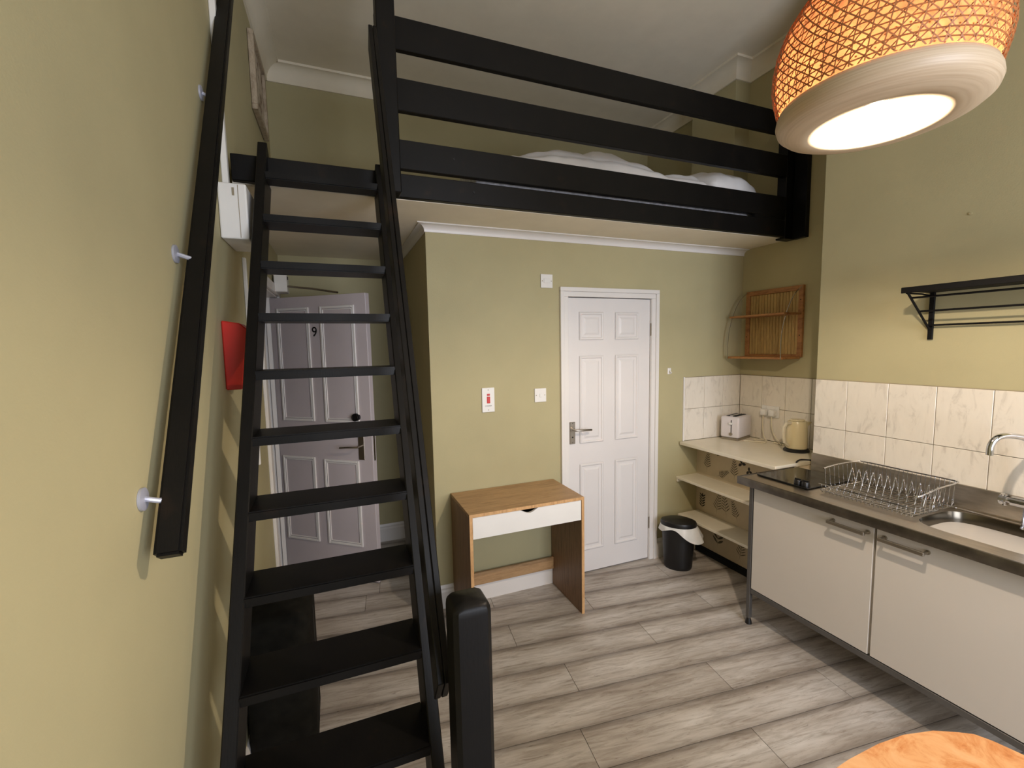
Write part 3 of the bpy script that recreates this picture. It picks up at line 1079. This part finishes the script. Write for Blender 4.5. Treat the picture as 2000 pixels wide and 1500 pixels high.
# ------------------------------------------------------------------ bin
BC = (2.312, 2.535)
bnn = thing('pedal_bin', 'oval black plastic bin with a white bag hanging over its rim', 'bin', (BC[0], BC[1], 0))
rotb = R(-44)
bm = bmesh.new()
lathe(bm, [(0.0, 0.0), (0.092, 0.0), (0.098, 0.012), (0.118, 0.30), (0.123, 0.325), (0.119, 0.325), (0.10, 0.02), (0.0, 0.02)], (*BC, 0.0), 36, 1.0, 0.74, rotb)
obj('body', bm, 'blackplastic', bnn, smooth=True)
bm = bmesh.new()
lathe(bm, [(0.126, 0.330), (0.128, 0.345), (0.122, 0.358), (0.095, 0.368), (0.0, 0.372)], (*BC, 0.0), 36, 1.0, 0.74, rotb, capb=True)
obj('lid', bm, 'blackplastic', bnn, smooth=True)
bm = bmesh.new()
rings = []
rb = random.Random(5)
ph = [rb.uniform(0, 6.28) for _ in range(4)]
for j in range(7):
    t_ = j / 6
    rg = []
    for k in range(48):
        a = 2 * pi * k / 48
        drop = 0.035 + 0.065 * max(0, cos(a - R(-5))) ** 1.0 + 0.018 * sin(3 * a + ph[0])
        rad = 0.126 + (0.006 + 0.045 * max(0, cos(a - R(-5))) ** 1.5) * (t_ ** 0.8) + 0.006 * t_ * sin(7 * a + ph[1]) + 0.004 * t_ * sin(13 * a + ph[2])
        z = 0.329 - drop * t_
        x, y = rad * cos(a), rad * sin(a) * 0.76
        rg.append(bm.verts.new((BC[0] + x * cos(rotb) - y * sin(rotb), BC[1] + x * sin(rotb) + y * cos(rotb), z)))
    rings.append(rg)
for A, Bq in zip(rings, rings[1:]):
    for k in range(48):
        bm.faces.new((A[k], A[(k + 1) % 48], Bq[(k + 1) % 48], Bq[k]))
obj('bin_bag', bm, 'bag', bnn, smooth=True, angle=180)

# ------------------------------------------------------------------ shelves in the alcove
SY0 = 1.896
sh1 = tag(obj('worktop_shelf', B(2.470, XA - 0.013, SY0, YP - 0.012, 0.876, 0.900, bev=0.003, seg=2), 'shelfwhite'), 'deep white shelf carrying the toaster and kettle', 'shelf')
tag(obj('shelf', B(2.450, 2.6590, SY0, YP - 0.001, 0.606, 0.625, bev=0.002), 'shelfwhite'), 'middle white shelf fixed over the leafy wallpaper', 'shelf')
tag(obj('shelf', B(2.455, 2.6590, SY0, YP - 0.020, 0.311, 0.330, bev=0.002), 'shelfwhite'), 'lowest white shelf behind the black bin', 'shelf')
tag(obj('shelf_batten', B(2.452, 2.655, YP - 0.019, YP - 0.0005, 0.584, 0.605, bev=0.002), 'shelfwhite'), 'white batten holding up the middle shelf against the wall', 'batten')

# toaster
to = Vector((2.862, 2.512, 0.9))
ta = R(17)
ts = thing('toaster', 'pale boxy toaster standing in the tiled corner', 'toaster', (to.x, to.y, 0.9))
TM = Matrix.Translation(to) @ Matrix.Rotation(ta, 4, 'Z')


def tobj(name, bm, mat, parent, mtx, **k):
    bmesh.ops.transform(bm, matrix=mtx, verts=bm.verts[:])
    return obj(name, bm, mat, parent, **k)


L_, W_, H_ = 0.222, 0.145, 0.185
tobj('body', B(0, L_, 0, W_, 0.018, H_, bev=0.016, seg=3), 'toast', ts, TM, smooth=True)
tobj('base', B(0.008, L_ - 0.008, 0.008, W_ - 0.008, 0.0, 0.018, bev=0.002), 'satin', ts, TM)
bm = bmesh.new()
box(bm, 0.025, L_ - 0.025, 0.035, 0.058, H_ - 0.002, H_ + 0.003)
box(bm, 0.025, L_ - 0.025, 0.086, 0.109, H_ - 0.002, H_ + 0.003)
tobj('slot', bm, 'rubber', ts, TM)
tobj('top_rim', B(0.03, L_ - 0.03, 0.062, 0.082, H_ - 0.002, H_ + 0.006, bev=0.001), 'chrome', ts, TM)
tobj('lever_slot', B(-0.001, 0.003, 0.055, 0.061, 0.06, 0.16), 'rubber', ts, TM)
tobj('lever', B(-0.018, 0.0, 0.045, 0.073, 0.125, 0.14, bev=0.003), 'white', ts, TM)
bm = bmesh.new()
tube(bm, [(0.0, 0.058, 0.05), (-0.010, 0.058, 0.05)], 0.012, 14)
tobj('dial', bm, 'satin', ts, TM, smooth=True)

# kettle
kc = (2.955, 2.115)
kt = thing('kettle', 'cream cordless kettle on its base near the corner of the tiles', 'kettle', (*kc, 0.9))
bm = bmesh.new()
lathe(bm, [(0.0, 0.0), (0.078, 0.0), (0.080, 0.010), (0.070, 0.020), (0.0, 0.022)], (*kc, 0.9005), 32)
obj('base', bm, 'blackplastic', kt, smooth=True)
bm = bmesh.new()
lathe(bm, [(0.0, 0.023), (0.062, 0.023), (0.066, 0.03), (0.065, 0.12), (0.060, 0.198), (0.054, 0.212), (0.0, 0.216)], (*kc, 0.9), 32)
obj('body', bm, 'cream', kt, smooth=True)
bm = bmesh.new()
hx, hy = -0.62, -0.78 * -1
hd = Vector((-0.97, 0.10, 0)).normalized()
pts = [Vector((*kc, 0.9)) + hd * r_ + Vector((0, 0, z)) for r_, z in ((0.055, 0.198), (0.095, 0.198), (0.112, 0.175), (0.114, 0.12), (0.104, 0.07), (0.070, 0.045))]
tube(bm, pts, [0.010, 0.013, 0.013, 0.012, 0.011, 0.009], 10)
obj('handle', bm, 'shelfwhite', kt, smooth=True)
bm = bmesh.new()
lathe(bm, [(0.0, 0.213), (0.046, 0.214), (0.042, 0.222), (0.0, 0.225)], (*kc, 0.9), 28)
obj('lid', bm, 'cream', kt, smooth=True)
bm = bmesh.new()
prism(bm, [(kc[0] + 0.055, kc[1] - 0.035, 1.07), (kc[0] + 0.055, kc[1] - 0.035, 1.105), (kc[0] + 0.078, kc[1] - 0.05, 1.105)], (0.012, 0.022, 0))
obj('spout', bm, 'cream', kt)

# socket, plugs, cables
sk = thing('double_socket', 'white double wall socket on the alcove tiles above the toaster cable', 'socket', (XA - 0.012, 2.425, 1.13))
obj('face_plate', B(XA - 0.020, XA - 0.0115, 2.352, 2.498, 1.085, 1.172, bev=0.002), 'white', sk)
for yy in (2.39, 2.46):
    obj('rocker', B(XA - 0.023, XA - 0.0195, yy - 0.008, yy + 0.008, 1.152, 1.167, bev=0.001), 'white', sk)
pl = None
for i, yy in enumerate((2.39, 2.46)):
    p = tag(obj('plug', B(XA - 0.058, XA - 0.0205, yy - 0.024, yy + 0.024, 1.098, 1.146, bev=0.008, seg=2), 'white', smooth=True),
            ['white plug in the socket half nearer the kettle', 'white plug in the socket half nearer the toaster'][i], 'plug', 'plugs in the double socket')


def smooth_path(pts, n=8):
    out = []
    P = [Vector(p) for p in pts]
    P = [P[0]] + P + [P[-1]]
    for i in range(1, len(P) - 2):
        for k in range(n):
            t = k / n
            a, b, c, d = P[i - 1], P[i], P[i + 1], P[i + 2]
            out.append(0.5 * ((2 * b) + (-a + c) * t + (2 * a - 5 * b + 4 * c - d) * t * t + (-a + 3 * b - 3 * c + d) * t ** 3))
    out.append(P[-2])
    return out


bm = bmesh.new()
tube(bm, smooth_path([(XA - 0.045, 2.46, 1.096), (XA - 0.05, 2.46, 1.02), (XA - 0.06, 2.44, 0.94), (XA - 0.08, 2.40, 0.906), (XA - 0.13, 2.44, 0.905), (XA - 0.10, 2.49, 0.906),
                      (XA - 0.06, 2.45, 0.912), (XA - 0.11, 2.38, 0.906), (XA - 0.16, 2.46, 0.905), (2.93, 2.47, 0.905), (2.90, 2.50, 0.905)]), 0.0042, 7)
tag(obj('toaster_cable', bm, 'cable', smooth=True), 'pale cable looping from the socket to the toaster', 'cable')
bm = bmesh.new()
tube(bm, smooth_path([(XA - 0.045, 2.39, 1.096), (XA - 0.05, 2.385, 1.03), (XA - 0.04, 2.37, 0.96), (XA - 0.05, 2.32, 0.915), (XA - 0.09, 2.27, 0.906), (XA - 0.05, 2.30, 0.905), (XA - 0.08, 2.34, 0.911),
                      (XA - 0.06, 2.28, 0.905), (XA - 0.05, 2.20, 0.905), (2.99, 2.205, 0.905)]), 0.0042, 7)
tag(obj('kettle_cable', bm, 'cable', smooth=True), 'pale cable coiled on the white shelf beside the kettle', 'cable')
bm = bmesh.new()
tube(bm, smooth_path([(2.66, 1.90, 0.905), (2.74, 1.93, 0.905), (2.80, 1.89, 0.906), (2.83, 1.86, 0.93), (2.83, 1.85, 1.02)]), 0.005, 7)
tag(obj('black_cable', bm, 'rubber', smooth=True), 'short black cable at the end of the steel worktop', 'cable')

# ------------------------------------------------------------------ bamboo wall shelf
ws = thing('bamboo_wall_shelf', 'two-tier bamboo wall shelf with curved wire sides', 'wall shelf', (XA, 2.43, 1.54))
sy0, sy1, sz0, sz1 = 2.198, 2.668, 1.545, 2.052
for q in ((sy0, sy0 + 0.035, sz0, sz1), (sy1 - 0.035, sy1, sz0, sz1), (sy0 + 0.035, sy1 - 0.035, sz1 - 0.035, sz1), (sy0 + 0.035, sy1 - 0.035, sz0, sz0 + 0.02)):
    obj('frame_bar', B(XA - 0.022, XA - 0.001, *q, bev=0.002), 'pine', ws)
n = 16
st = (sy1 - sy0 - 0.07) / n
for i in range(n):
    y = sy0 + 0.035 + i * st
    obj('slat', B(XA - 0.014, XA - 0.006, y + 0.0015, y + st - 0.0015, sz0 + 0.02, sz1 - 0.035, bev=0.002), 'bamboo', ws)
obj('shelf_board', B(2.900, XA - 0.0225, sy0 + 0.004, sy1 - 0.004, 1.846, 1.860, bev=0.003), 'pine', ws)
obj('shelf_board', B(2.895, XA - 0.0225, sy0 + 0.004, sy1 + 0.004, 1.533, 1.549, bev=0.003), 'pine', ws)
for yy in (sy0 + 0.010, sy1 - 0.008):
    bm = bmesh.new()
    tube(bm, smooth_path([(XA - 0.022, yy, 2.045), (XA - 0.10, yy, 1.98), (2.94, yy, 1.88), (2.900, yy, 1.76), (2.886, yy, 1.65), (2.888, yy, 1.535)], 6), 0.0032, 7)
    obj('wire_arc', bm, 'chrome', ws, smooth=True)
for yy, zz in ((sy0 + 0.017, 1.70), (sy1 - 0.017, 1.70), (sy0 + 0.017, 1.95)):
    bm = bmesh.new()
    tube(bm, [(XA - 0.0215, yy, zz), (XA - 0.0235, yy, zz)], 0.004, 8)
    obj('screw', bm, 'rubber', ws)

# ------------------------------------------------------------------ black wall rack
wr = thing('wall_rack', 'black metal wall rack with three hanging rods above the sink', 'wall rack', (XB, 0.9, 1.87))
ry0, ry1 = 0.33, 1.268
obj('top_shelf', B(2.425, XB - 0.001, ry0, ry1, 1.874, 1.888, bev=0.002), 'blackmetal', wr)
obj('front_lip', B(2.418, 2.426, ry0, ry1, 1.866, 1.892, bev=0.002), 'blackmetal', wr)
for yy in (ry1 - 0.012, ry0 + 0.06):
    bm = bmesh.new()
    box(bm, XB - 0.012, XB - 0.001, yy - 0.013, yy + 0.006, 1.655, 1.874, bev=0.001)
    tube(bm, [(2.445, yy, 1.872), (XB - 0.007, yy, 1.700)], 0.005, 8)
    tube(bm, [(2.440, yy, 1.867), (2.56, yy, 1.866), (XB - 0.007, yy, 1.858)], 0.004, 8)
    obj('bracket', bm, 'blackmetal', wr)
for x, z in ((2.475, 1.846), (2.545, 1.786), (2.622, 1.722)):
    bm = bmesh.new()
    tube(bm, [(x, ry0 + 0.05, z), (x, ry1 - 0.012, z)], 0.0045, 8)
    obj('rod', bm, 'blackmetal', wr, smooth=True)

# ------------------------------------------------------------------ kitchen unit
KY0, KY1 = 0.545, 1.838
ku = thing('kitchen_unit', 'freestanding kitchen base unit with two pale doors on metal legs', 'kitchen unit', (2.4, 1.2, 0))
bm = B(2.222, 2.60, KY0 + 0.02, KY1 - 0.018, 0.222, 0.838)
obj('carcass', bm, 'cab', ku)
for (a, b) in ((1.199, 1.815), (0.572, 1.188)):
    dd_ = obj('door', B(2.200, 2.219, a, b, 0.226, 0.829, bev=0.0015), 'cab', ku)
    hy0, hy1 = (1.222, 1.375) if a > 1 else (1.003, 1.156)
    hz = 0.797
    bm = bmesh.new()
    for yy in (hy0, hy1):
        tube(bm, [(2.200, yy, hz), (2.194, yy, hz)], 0.010, 14)
        tube(bm, [(2.196, yy, hz), (2.162, yy, hz)], 0.0065, 12)
    box(bm, 2.154, 2.164, hy0 - 0.007, hy1 + 0.007, hz - 0.0085, hz + 0.0085, bev=0.002)
    obj('handle', bm, 'satin', dd_, smooth=True)
for y in (KY1 - 0.017, KY0 + 0.003):
    for x in (2.199, 2.585):
        lg = obj('leg', B(x, x + 0.024, y, y + 0.024, 0.035, 0.840, bev=0.002), 'grey', ku)
        bm = bmesh.new()
        tube(bm, [(x + 0.012, y + 0.012, 0.0), (x + 0.012, y + 0.012, 0.012), (x + 0.012, y + 0.012, 0.036)], [0.019, 0.017, 0.010], 14)
        obj('foot', bm, 'blackplastic', lg, smooth=True)
for x in (2.201, 2.586):
    obj('bottom_rail', B(x, x + 0.02, KY0 + 0.028, KY1 - 0.018, 0.192, 0.2205, bev=0.002), 'grey', ku)
obj('end_rail', B(2.224, 2.584, KY1 - 0.012, KY1 + 0.004, 0.192, 0.2205, bev=0.002), 'grey', ku)

# steel worktop with sink : built from slabs round the bowl
wt = thing('steel_worktop', 'stainless steel worktop with a moulded sink and low upstand', 'worktop', (2.36, 1.2, 0.9))
cx0, cx1, cy0, cy1 = 2.150, 2.636, 0.52, 1.890
sx, sy_, srx, sry = 2.428, 0.885, 0.172, 0.218


def sup(a, rx, ry, e=4.2):
    c_, d_ = cos(a), sin(a)
    k = 1 / ((abs(c_) ** e + abs(d_) ** e) ** (1 / e))
    return rx * c_ * k, ry * d_ * k


bm = bmesh.new()
N = 64
inner, outer = [], []
for k in range(N):
    a = 2 * pi * (k + 0.5) / N
    x, y = sup(a, srx, sry)
    inner.append(bm.verts.new((sx + x, sy_ + y, 0.8975)))
    # outer ring on the rectangle
    dx, dy = cos(a), sin(a)
    tx = ((cx1 - 0.012 - sx) if dx > 0 else (sx - cx0 - 0.012)) / abs(dx)
    ty = ((cy1 - 0.012 - sy_) if dy > 0 else (sy_ - cy0 - 0.012)) / abs(dy)
    tt = min(tx, ty)
    outer.append(bm.verts.new((sx + dx * tt, sy_ + dy * tt, 0.8975)))
for k in range(N):
    bm.faces.new((inner[k], inner[(k + 1) % N], outer[(k + 1) % N], outer[k]))
corners = {}
for (X_, Y_) in ((cx1 - .012, cy1 - .012), (cx0 + .012, cy1 - .012), (cx0 + .012, cy0 + .012), (cx1 - .012, cy0 + .012)):
    best = sorted(range(N), key=lambda k: (outer[k].co.x - X_) ** 2 + (outer[k].co.y - Y_) ** 2)
    # the gap whose two ends lie on different sides
    for k in range(N):
        p, q = outer[k].co, outer[(k + 1) % N].co
        if abs(p.x - q.x) > 1e-4 and abs(p.y - q.y) > 1e-4:
            if (abs(p.x - X_) < 1e-4 or abs(q.x - X_) < 1e-4) and (abs(p.y - Y_) < 1e-4 or abs(q.y - Y_) < 1e-4):
                bm.faces.new((outer[k], outer[(k + 1) % N], bm.verts.new((X_, Y_, 0.8975))))
                break
obj('deck', bm, 'steel', wt)
bm = bmesh.new()
# raised rim and front skirt
box(bm, cx0, cx0 + 0.013, cy0, cy1, 0.856, 0.9005, bev=0.003, seg=2)
box(bm, cx0 + 0.0131, cx1, cy1 - 0.013, cy1, 0.856, 0.9005, bev=0.003, seg=2)
box(bm, cx0 + 0.0131, cx1, cy0, cy0 + 0.013, 0.856, 0.9005, bev=0.003, seg=2)
obj('edge', bm, 'steeledge', wt, smooth=True)
obj('upstand', B(cx1 - 0.012, cx1 - 0.001, cy0, 1.785, 0.856, 1.010, bev=0.003), 'steel', wt)
obj('back_lip', B(cx1 - 0.030, cx1 - 0.0125, cy0 + 0.013, cy1 - 0.0135, 0.896, 0.904, bev=0.003), 'steel', wt)
bm = bmesh.new()
prev = None
for s_, z in ((1.0, 0.8975), (0.985, 0.890), (0.965, 0.86), (0.93, 0.75), (0.86, 0.715), (0.70, 0.705), (0.15, 0.702), (0.13, 0.695)):
    rg = []
    for k in range(N):
        a = 2 * pi * (k + 0.5) / N
        x, y = sup(a, srx * s_, sry * s_)
        rg.append(bm.verts.new((sx + x, sy_ + y, z)))
    if prev:
        for k in range(N):
            bm.faces.new((prev[k], prev[(k + 1) % N], rg[(k + 1) % N], rg[k]))
    prev = rg
bm.faces.new(prev)
obj('sink_bowl', bm, 'sinksteel', wt, smooth=True, angle=60)

hb = thing('ceramic_hob', 'black glass hob set into the far end of the worktop', 'hob', (2.43, 1.68, 0.9))
obj('glass_plate', B(2.238, 2.585, 1.530, 1.832, 0.8985, 0.9065, bev=0.002), 'hobglass', hb)
for yy in (1.565, 1.607):
    bm = bmesh.new()
    lathe(bm, [(0.019, 0.0), (0.019, 0.018), (0.016, 0.023), (0.0, 0.024)], (2.272, yy, 0.9065), 20, capb=True)
    box(bm, 2.269, 2.275, yy - 0.017, yy + 0.017, 0.930, 0.936)
    obj('knob', bm, 'blackplastic', hb, smooth=True)

# tap
tp = thing('kitchen_tap', 'chrome mixer tap with a swan neck spout behind the sink', 'tap', (2.565, 0.86, 0.9))
bm = bmesh.new()
tube(bm, [(2.565, 0.845, 0.899), (2.565, 0.845, 0.912), (2.565, 0.845, 0.985)], [0.026, 0.022, 0.020], 18)
tube(bm, [(2.565, 0.90, 1.000), (2.565, 0.79, 1.000)], 0.021, 18)
obj('body', bm, 'chrome', tp, smooth=True)
bm = bmesh.new()
tube(bm, smooth_path([(2.565, 0.845, 1.01), (2.565, 0.845, 1.16), (2.560, 0.847, 1.235), (2.535, 0.862, 1.268), (2.49, 0.88, 1.282), (2.445, 0.897, 1.284), (2.415, 0.908, 1.272), (2.400, 0.914, 1.245), (2.398, 0.915, 1.208)], 6), 0.0115, 14)
obj('spout', bm, 'chrome', tp, smooth=True)
for yy, s_ in ((0.90, 1), (0.79, -1)):
    bm = bmesh.new()
    tube(bm, [(2.565, yy, 1.0), (2.565, yy + s_ * 0.012, 1.0)], 0.012, 12)
    tube(bm, [(2.565, yy + s_ * 0.012, 1.0), (2.565, yy + s_ * 0.036, 1.0)], [0.021, 0.019], 10)
    for k in range(4):
        a = k * pi / 2 + 0.4
        tube(bm, [(2.565 + 0.012 * cos(a), yy + s_ * 0.024, 1 + 0.012 * sin(a)), (2.565 + 0.027 * cos(a), yy + s_ * 0.024, 1 + 0.027 * sin(a))], 0.0075, 8)
    obj('tap_knob', bm, 'chrome', tp, smooth=True)

# dish rack
dr_ = thing('dish_rack', 'chrome wire dish rack standing on the steel draining area', 'dish rack', (2.42, 1.27, 0.9))
rx0, rx1, rya, ryb = 2.270, 2.590, 1.085, 1.485
wire = lambda pts, r_=0.0022, closed=False: (lambda b_: (tube(b_, pts, r_, 6, closed=closed), b_)[1])(bmesh.new())
rim = smooth_path([(2.30, ryb + 0.01, 1.018), (2.42, ryb + 0.015, 1.024), (rx1 - 0.03, ryb + 0.01, 1.024), (rx1, ryb - 0.02, 1.024), (rx1, (rya + ryb) / 2, 1.024), (rx1, rya + 0.02, 1.024), (rx1 - 0.03, rya - 0.008, 1.022),
                   (2.42, rya - 0.012, 1.018), (2.30, rya - 0.004, 0.998), (2.285, rya + 0.015, 0.994)], 6)
obj('upper_rim', wire(rim, 0.0036), 'chrome', dr_, smooth=True)
z = 0.912
obj('base_frame', wire([(rx0, rya, z), (rx1, rya, z), (rx1, ryb, z), (rx0, ryb, z)], 0.003, True), 'chrome', dr_, smooth=True)
obj('front_rim', wire([(rx0 - 0.01, rya - 0.005, 0.945), (rx0 - 0.01, ryb + 0.005, 0.945)], 0.003), 'chrome', dr_, smooth=True)
nx = 22
for i in range(nx):
    y = rya + (i + 0.5) * (ryb - rya) / nx
    obj('wire', wire([(rx0 - 0.01, y, 0.945), (rx0 - 0.004, y, 0.903), (rx0 + 0.012, y, z), (rx1 - 0.012, y, z), (rx1 - 0.002, y, 0.925), (rx1, y, 1.024)], 0.0014), 'chrome', dr_)
for x in (2.30, 2.335, 2.37, 2.42, 2.47, 2.52, 2.56):
    obj('cross_wire', wire([(x, rya, z), (x, ryb, z)], 0.0017), 'chrome', dr_)
for i in range(12):
    y = rya + 0.02 + i * (ryb - rya - 0.04) / 11
    obj('plate_prong', wire([(2.43, y - 0.006, z), (2.475, y, 1.006), (2.485, y + 0.002, 1.006), (2.53, y + 0.008, z)], 0.0019), 'chrome', dr_)
    obj('plate_prong', wire([(2.30, y - 0.005, z), (2.318, y, 0.935), (2.322, y, 0.935), (2.34, y + 0.006, z)], 0.0017), 'chrome', dr_)
for i in range(8):
    for yy in (rya - 0.006, ryb + 0.010):
        x = 2.31 + i * 0.035
        obj('side_wire', wire([(x, yy + (0.006 if yy < 1.2 else -0.010), z), (x, yy, 1.018)], 0.0014), 'chrome', dr_)

for o_, d_ in ((wt, (0, 0, -0.014)), (hb, (0.028, 0.022, -0.014)), (tp, (0.006, 0.008, -0.014)), (dr_, (0.022, 0.016, -0.014))):
    o_.location = Vector(o_.location) + Vector(d_)

# ------------------------------------------------------------------ pendant lamp
LX, LY = 1.382, 0.806
pn = thing('pendant_lamp', 'large woven bamboo pendant lamp hanging near the kitchen wall', 'pendant lamp', (LX, LY, ZC))
# profile of the woven basket (radius, z)
prof = [(0.226, 2.298), (0.236, 2.335), (0.2425, 2.372), (0.241, 2.412), (0.232, 2.458), (0.215, 2.502), (0.188, 2.545), (0.150, 2.588), (0.108, 2.618), (0.068, 2.632)]


def prad(t):
    f_ = t * (len(prof) - 1)
    i = min(int(f_), len(prof) - 2)
    k = f_ - i
    return (prof[i][0] * (1 - k) + prof[i + 1][0] * k, prof[i][1] * (1 - k) + prof[i + 1][1] * k)


bm = bmesh.new()
lathe(bm, [(r_ - 0.006, z) for r_, z in prof], (LX, LY, 0), 64)
obj('woven_skin', bm, 'liner', pn, smooth=True)


def strip_mesh(twist, w, off, dz=0.0):
    bm = bmesh.new()
    n = 26
    L1, L2 = [], []
    for i in range(n + 1):
        t = i / n
        r_, z = prad(t)
        a = twist * t
        r_ += off + 0.0014 * sin(i * 1.9)
        da = w / 2 / max(r_, 0.05)
        L1.append(bm.verts.new((r_ * cos(a - da), r_ * sin(a - da), z)))
        L2.append(bm.verts.new((r_ * cos(a + da), r_ * sin(a + da), z)))
    for i in range(n):
        bm.faces.new((L1[i], L2[i], L2[i + 1], L1[i + 1]))
    me = bpy.data.meshes.new('weave_strip')
    bmesh.ops.translate(bm, verts=bm.verts[:], vec=(0, 0, -ZC))
    bm.to_mesh(me)
    bm.free()
    me.materials.append(M['strip'])
    return me


def strips(me, count, jit):
    for k in range(count):
        o = bpy.data.objects.new('weave_strip', me)
        COL.objects.link(o)
        o.parent = pn
        o.rotation_euler = (0, 0, 2 * pi * k / count + random.uniform(-jit, jit))


strips(strip_mesh(1.5, 0.0046, 0.001), 56, 0.025)
strips(strip_mesh(-1.5, 0.0046, 0.003), 56, 0.025)
strips(strip_mesh(0.3, 0.0030, 0.0045), 48, 0.03)
# hoops round the basket
for t in [0.03 + 0.05 * i for i in range(17)]:
    r_, z = prad(t)
    bm = bmesh.new()
    lathe(bm, [(r_ + 0.002, z - 0.0018), (r_ + 0.0048, z), (r_ + 0.002, z + 0.0018)], (LX, LY, 0), 64)
    obj('hoop', bm, 'strip', pn, smooth=True)
# coiled wooden bowl closing the bottom, with round opening
bm = bmesh.new()
bp = [(0.221, 2.299), (0.227, 2.296), (0.232, 2.284), (0.234, 2.270), (0.229, 2.255), (0.215, 2.243), (0.196, 2.235), (0.170, 2.230), (0.145, 2.230), (0.141, 2.234), (0.145, 2.239), (0.196, 2.244), (0.214, 2.256), (0.221, 2.272), (0.221, 2.290), (0.216, 2.299), (0.221, 2.299)]
lathe(bm, bp, (LX, LY, 0), 72)
obj('wooden_bowl', bm, 'bowlwood', pn, smooth=True, angle=180)
bm = bmesh.new()
tube(bm, [(LX, LY, 2.62), (LX, LY, ZC - 0.03)], 0.004, 8)
obj('flex', bm, 'white', pn, smooth=True)
bm = bmesh.new()
lathe(bm, [(0.0, -0.045), (0.02, -0.04), (0.045, -0.012), (0.05, -0.001), (0.0, -0.001)], (LX, LY, ZC), 24)
obj('ceiling_rose', bm, 'white', pn, smooth=True)
bm = bmesh.new()
lathe(bm, [(0.019, 2.335), (0.021, 2.42), (0.012, 2.45), (0.012, 2.618), (0.07, 2.620), (0.07, 2.633), (0.0, 2.635)], (LX, LY, 0), 24)
obj('lamp_holder', bm, 'white', pn, smooth=True)
bm = bmesh.new()
bmesh.ops.create_uvsphere(bm, u_segments=20, v_segments=12, radius=0.026, matrix=Matrix.Translation((LX, LY, 2.278)))
obj('bulb', bm, 'bulb', pn, smooth=True)

# ------------------------------------------------------------------ table
tb = thing('table', 'round-cornered table with a mottled orange-brown top in the near corner', 'table', (1.0, 0.15, 0))
out = [(0.62, 0.30), (0.64, 0.42), (0.70, 0.50), (0.80, 0.548), (0.90, 0.562), (1.0, 0.567), (1.10, 0.566), (1.18, 0.558), (1.255, 0.538), (1.305, 0.518), (1.333, 0.500), (1.343, 0.470), (1.357, 0.426),
       (1.38, 0.30), (1.39, 0.12), (1.37, -0.08), (1.30, -0.20), (1.16, -0.26), (0.98, -0.27), (0.80, -0.24), (0.68, -0.15), (0.63, 0.0)]
bm = bmesh.new()
prism(bm, [(x, y, 0.722) for x, y in out], (0, 0, 0.028), bev=0.006, seg=2)
obj('table_top', bm, 'table', tb)
for x, y in ((0.75, 0.42), (1.24, 0.40), (0.76, -0.10), (1.26, -0.08)):
    bm = bmesh.new()
    box(bm, x - 0.022, x + 0.022, y - 0.022, y + 0.022, 0, 0.721, bev=0.003)
    obj('leg', bm, 'pine', tb)
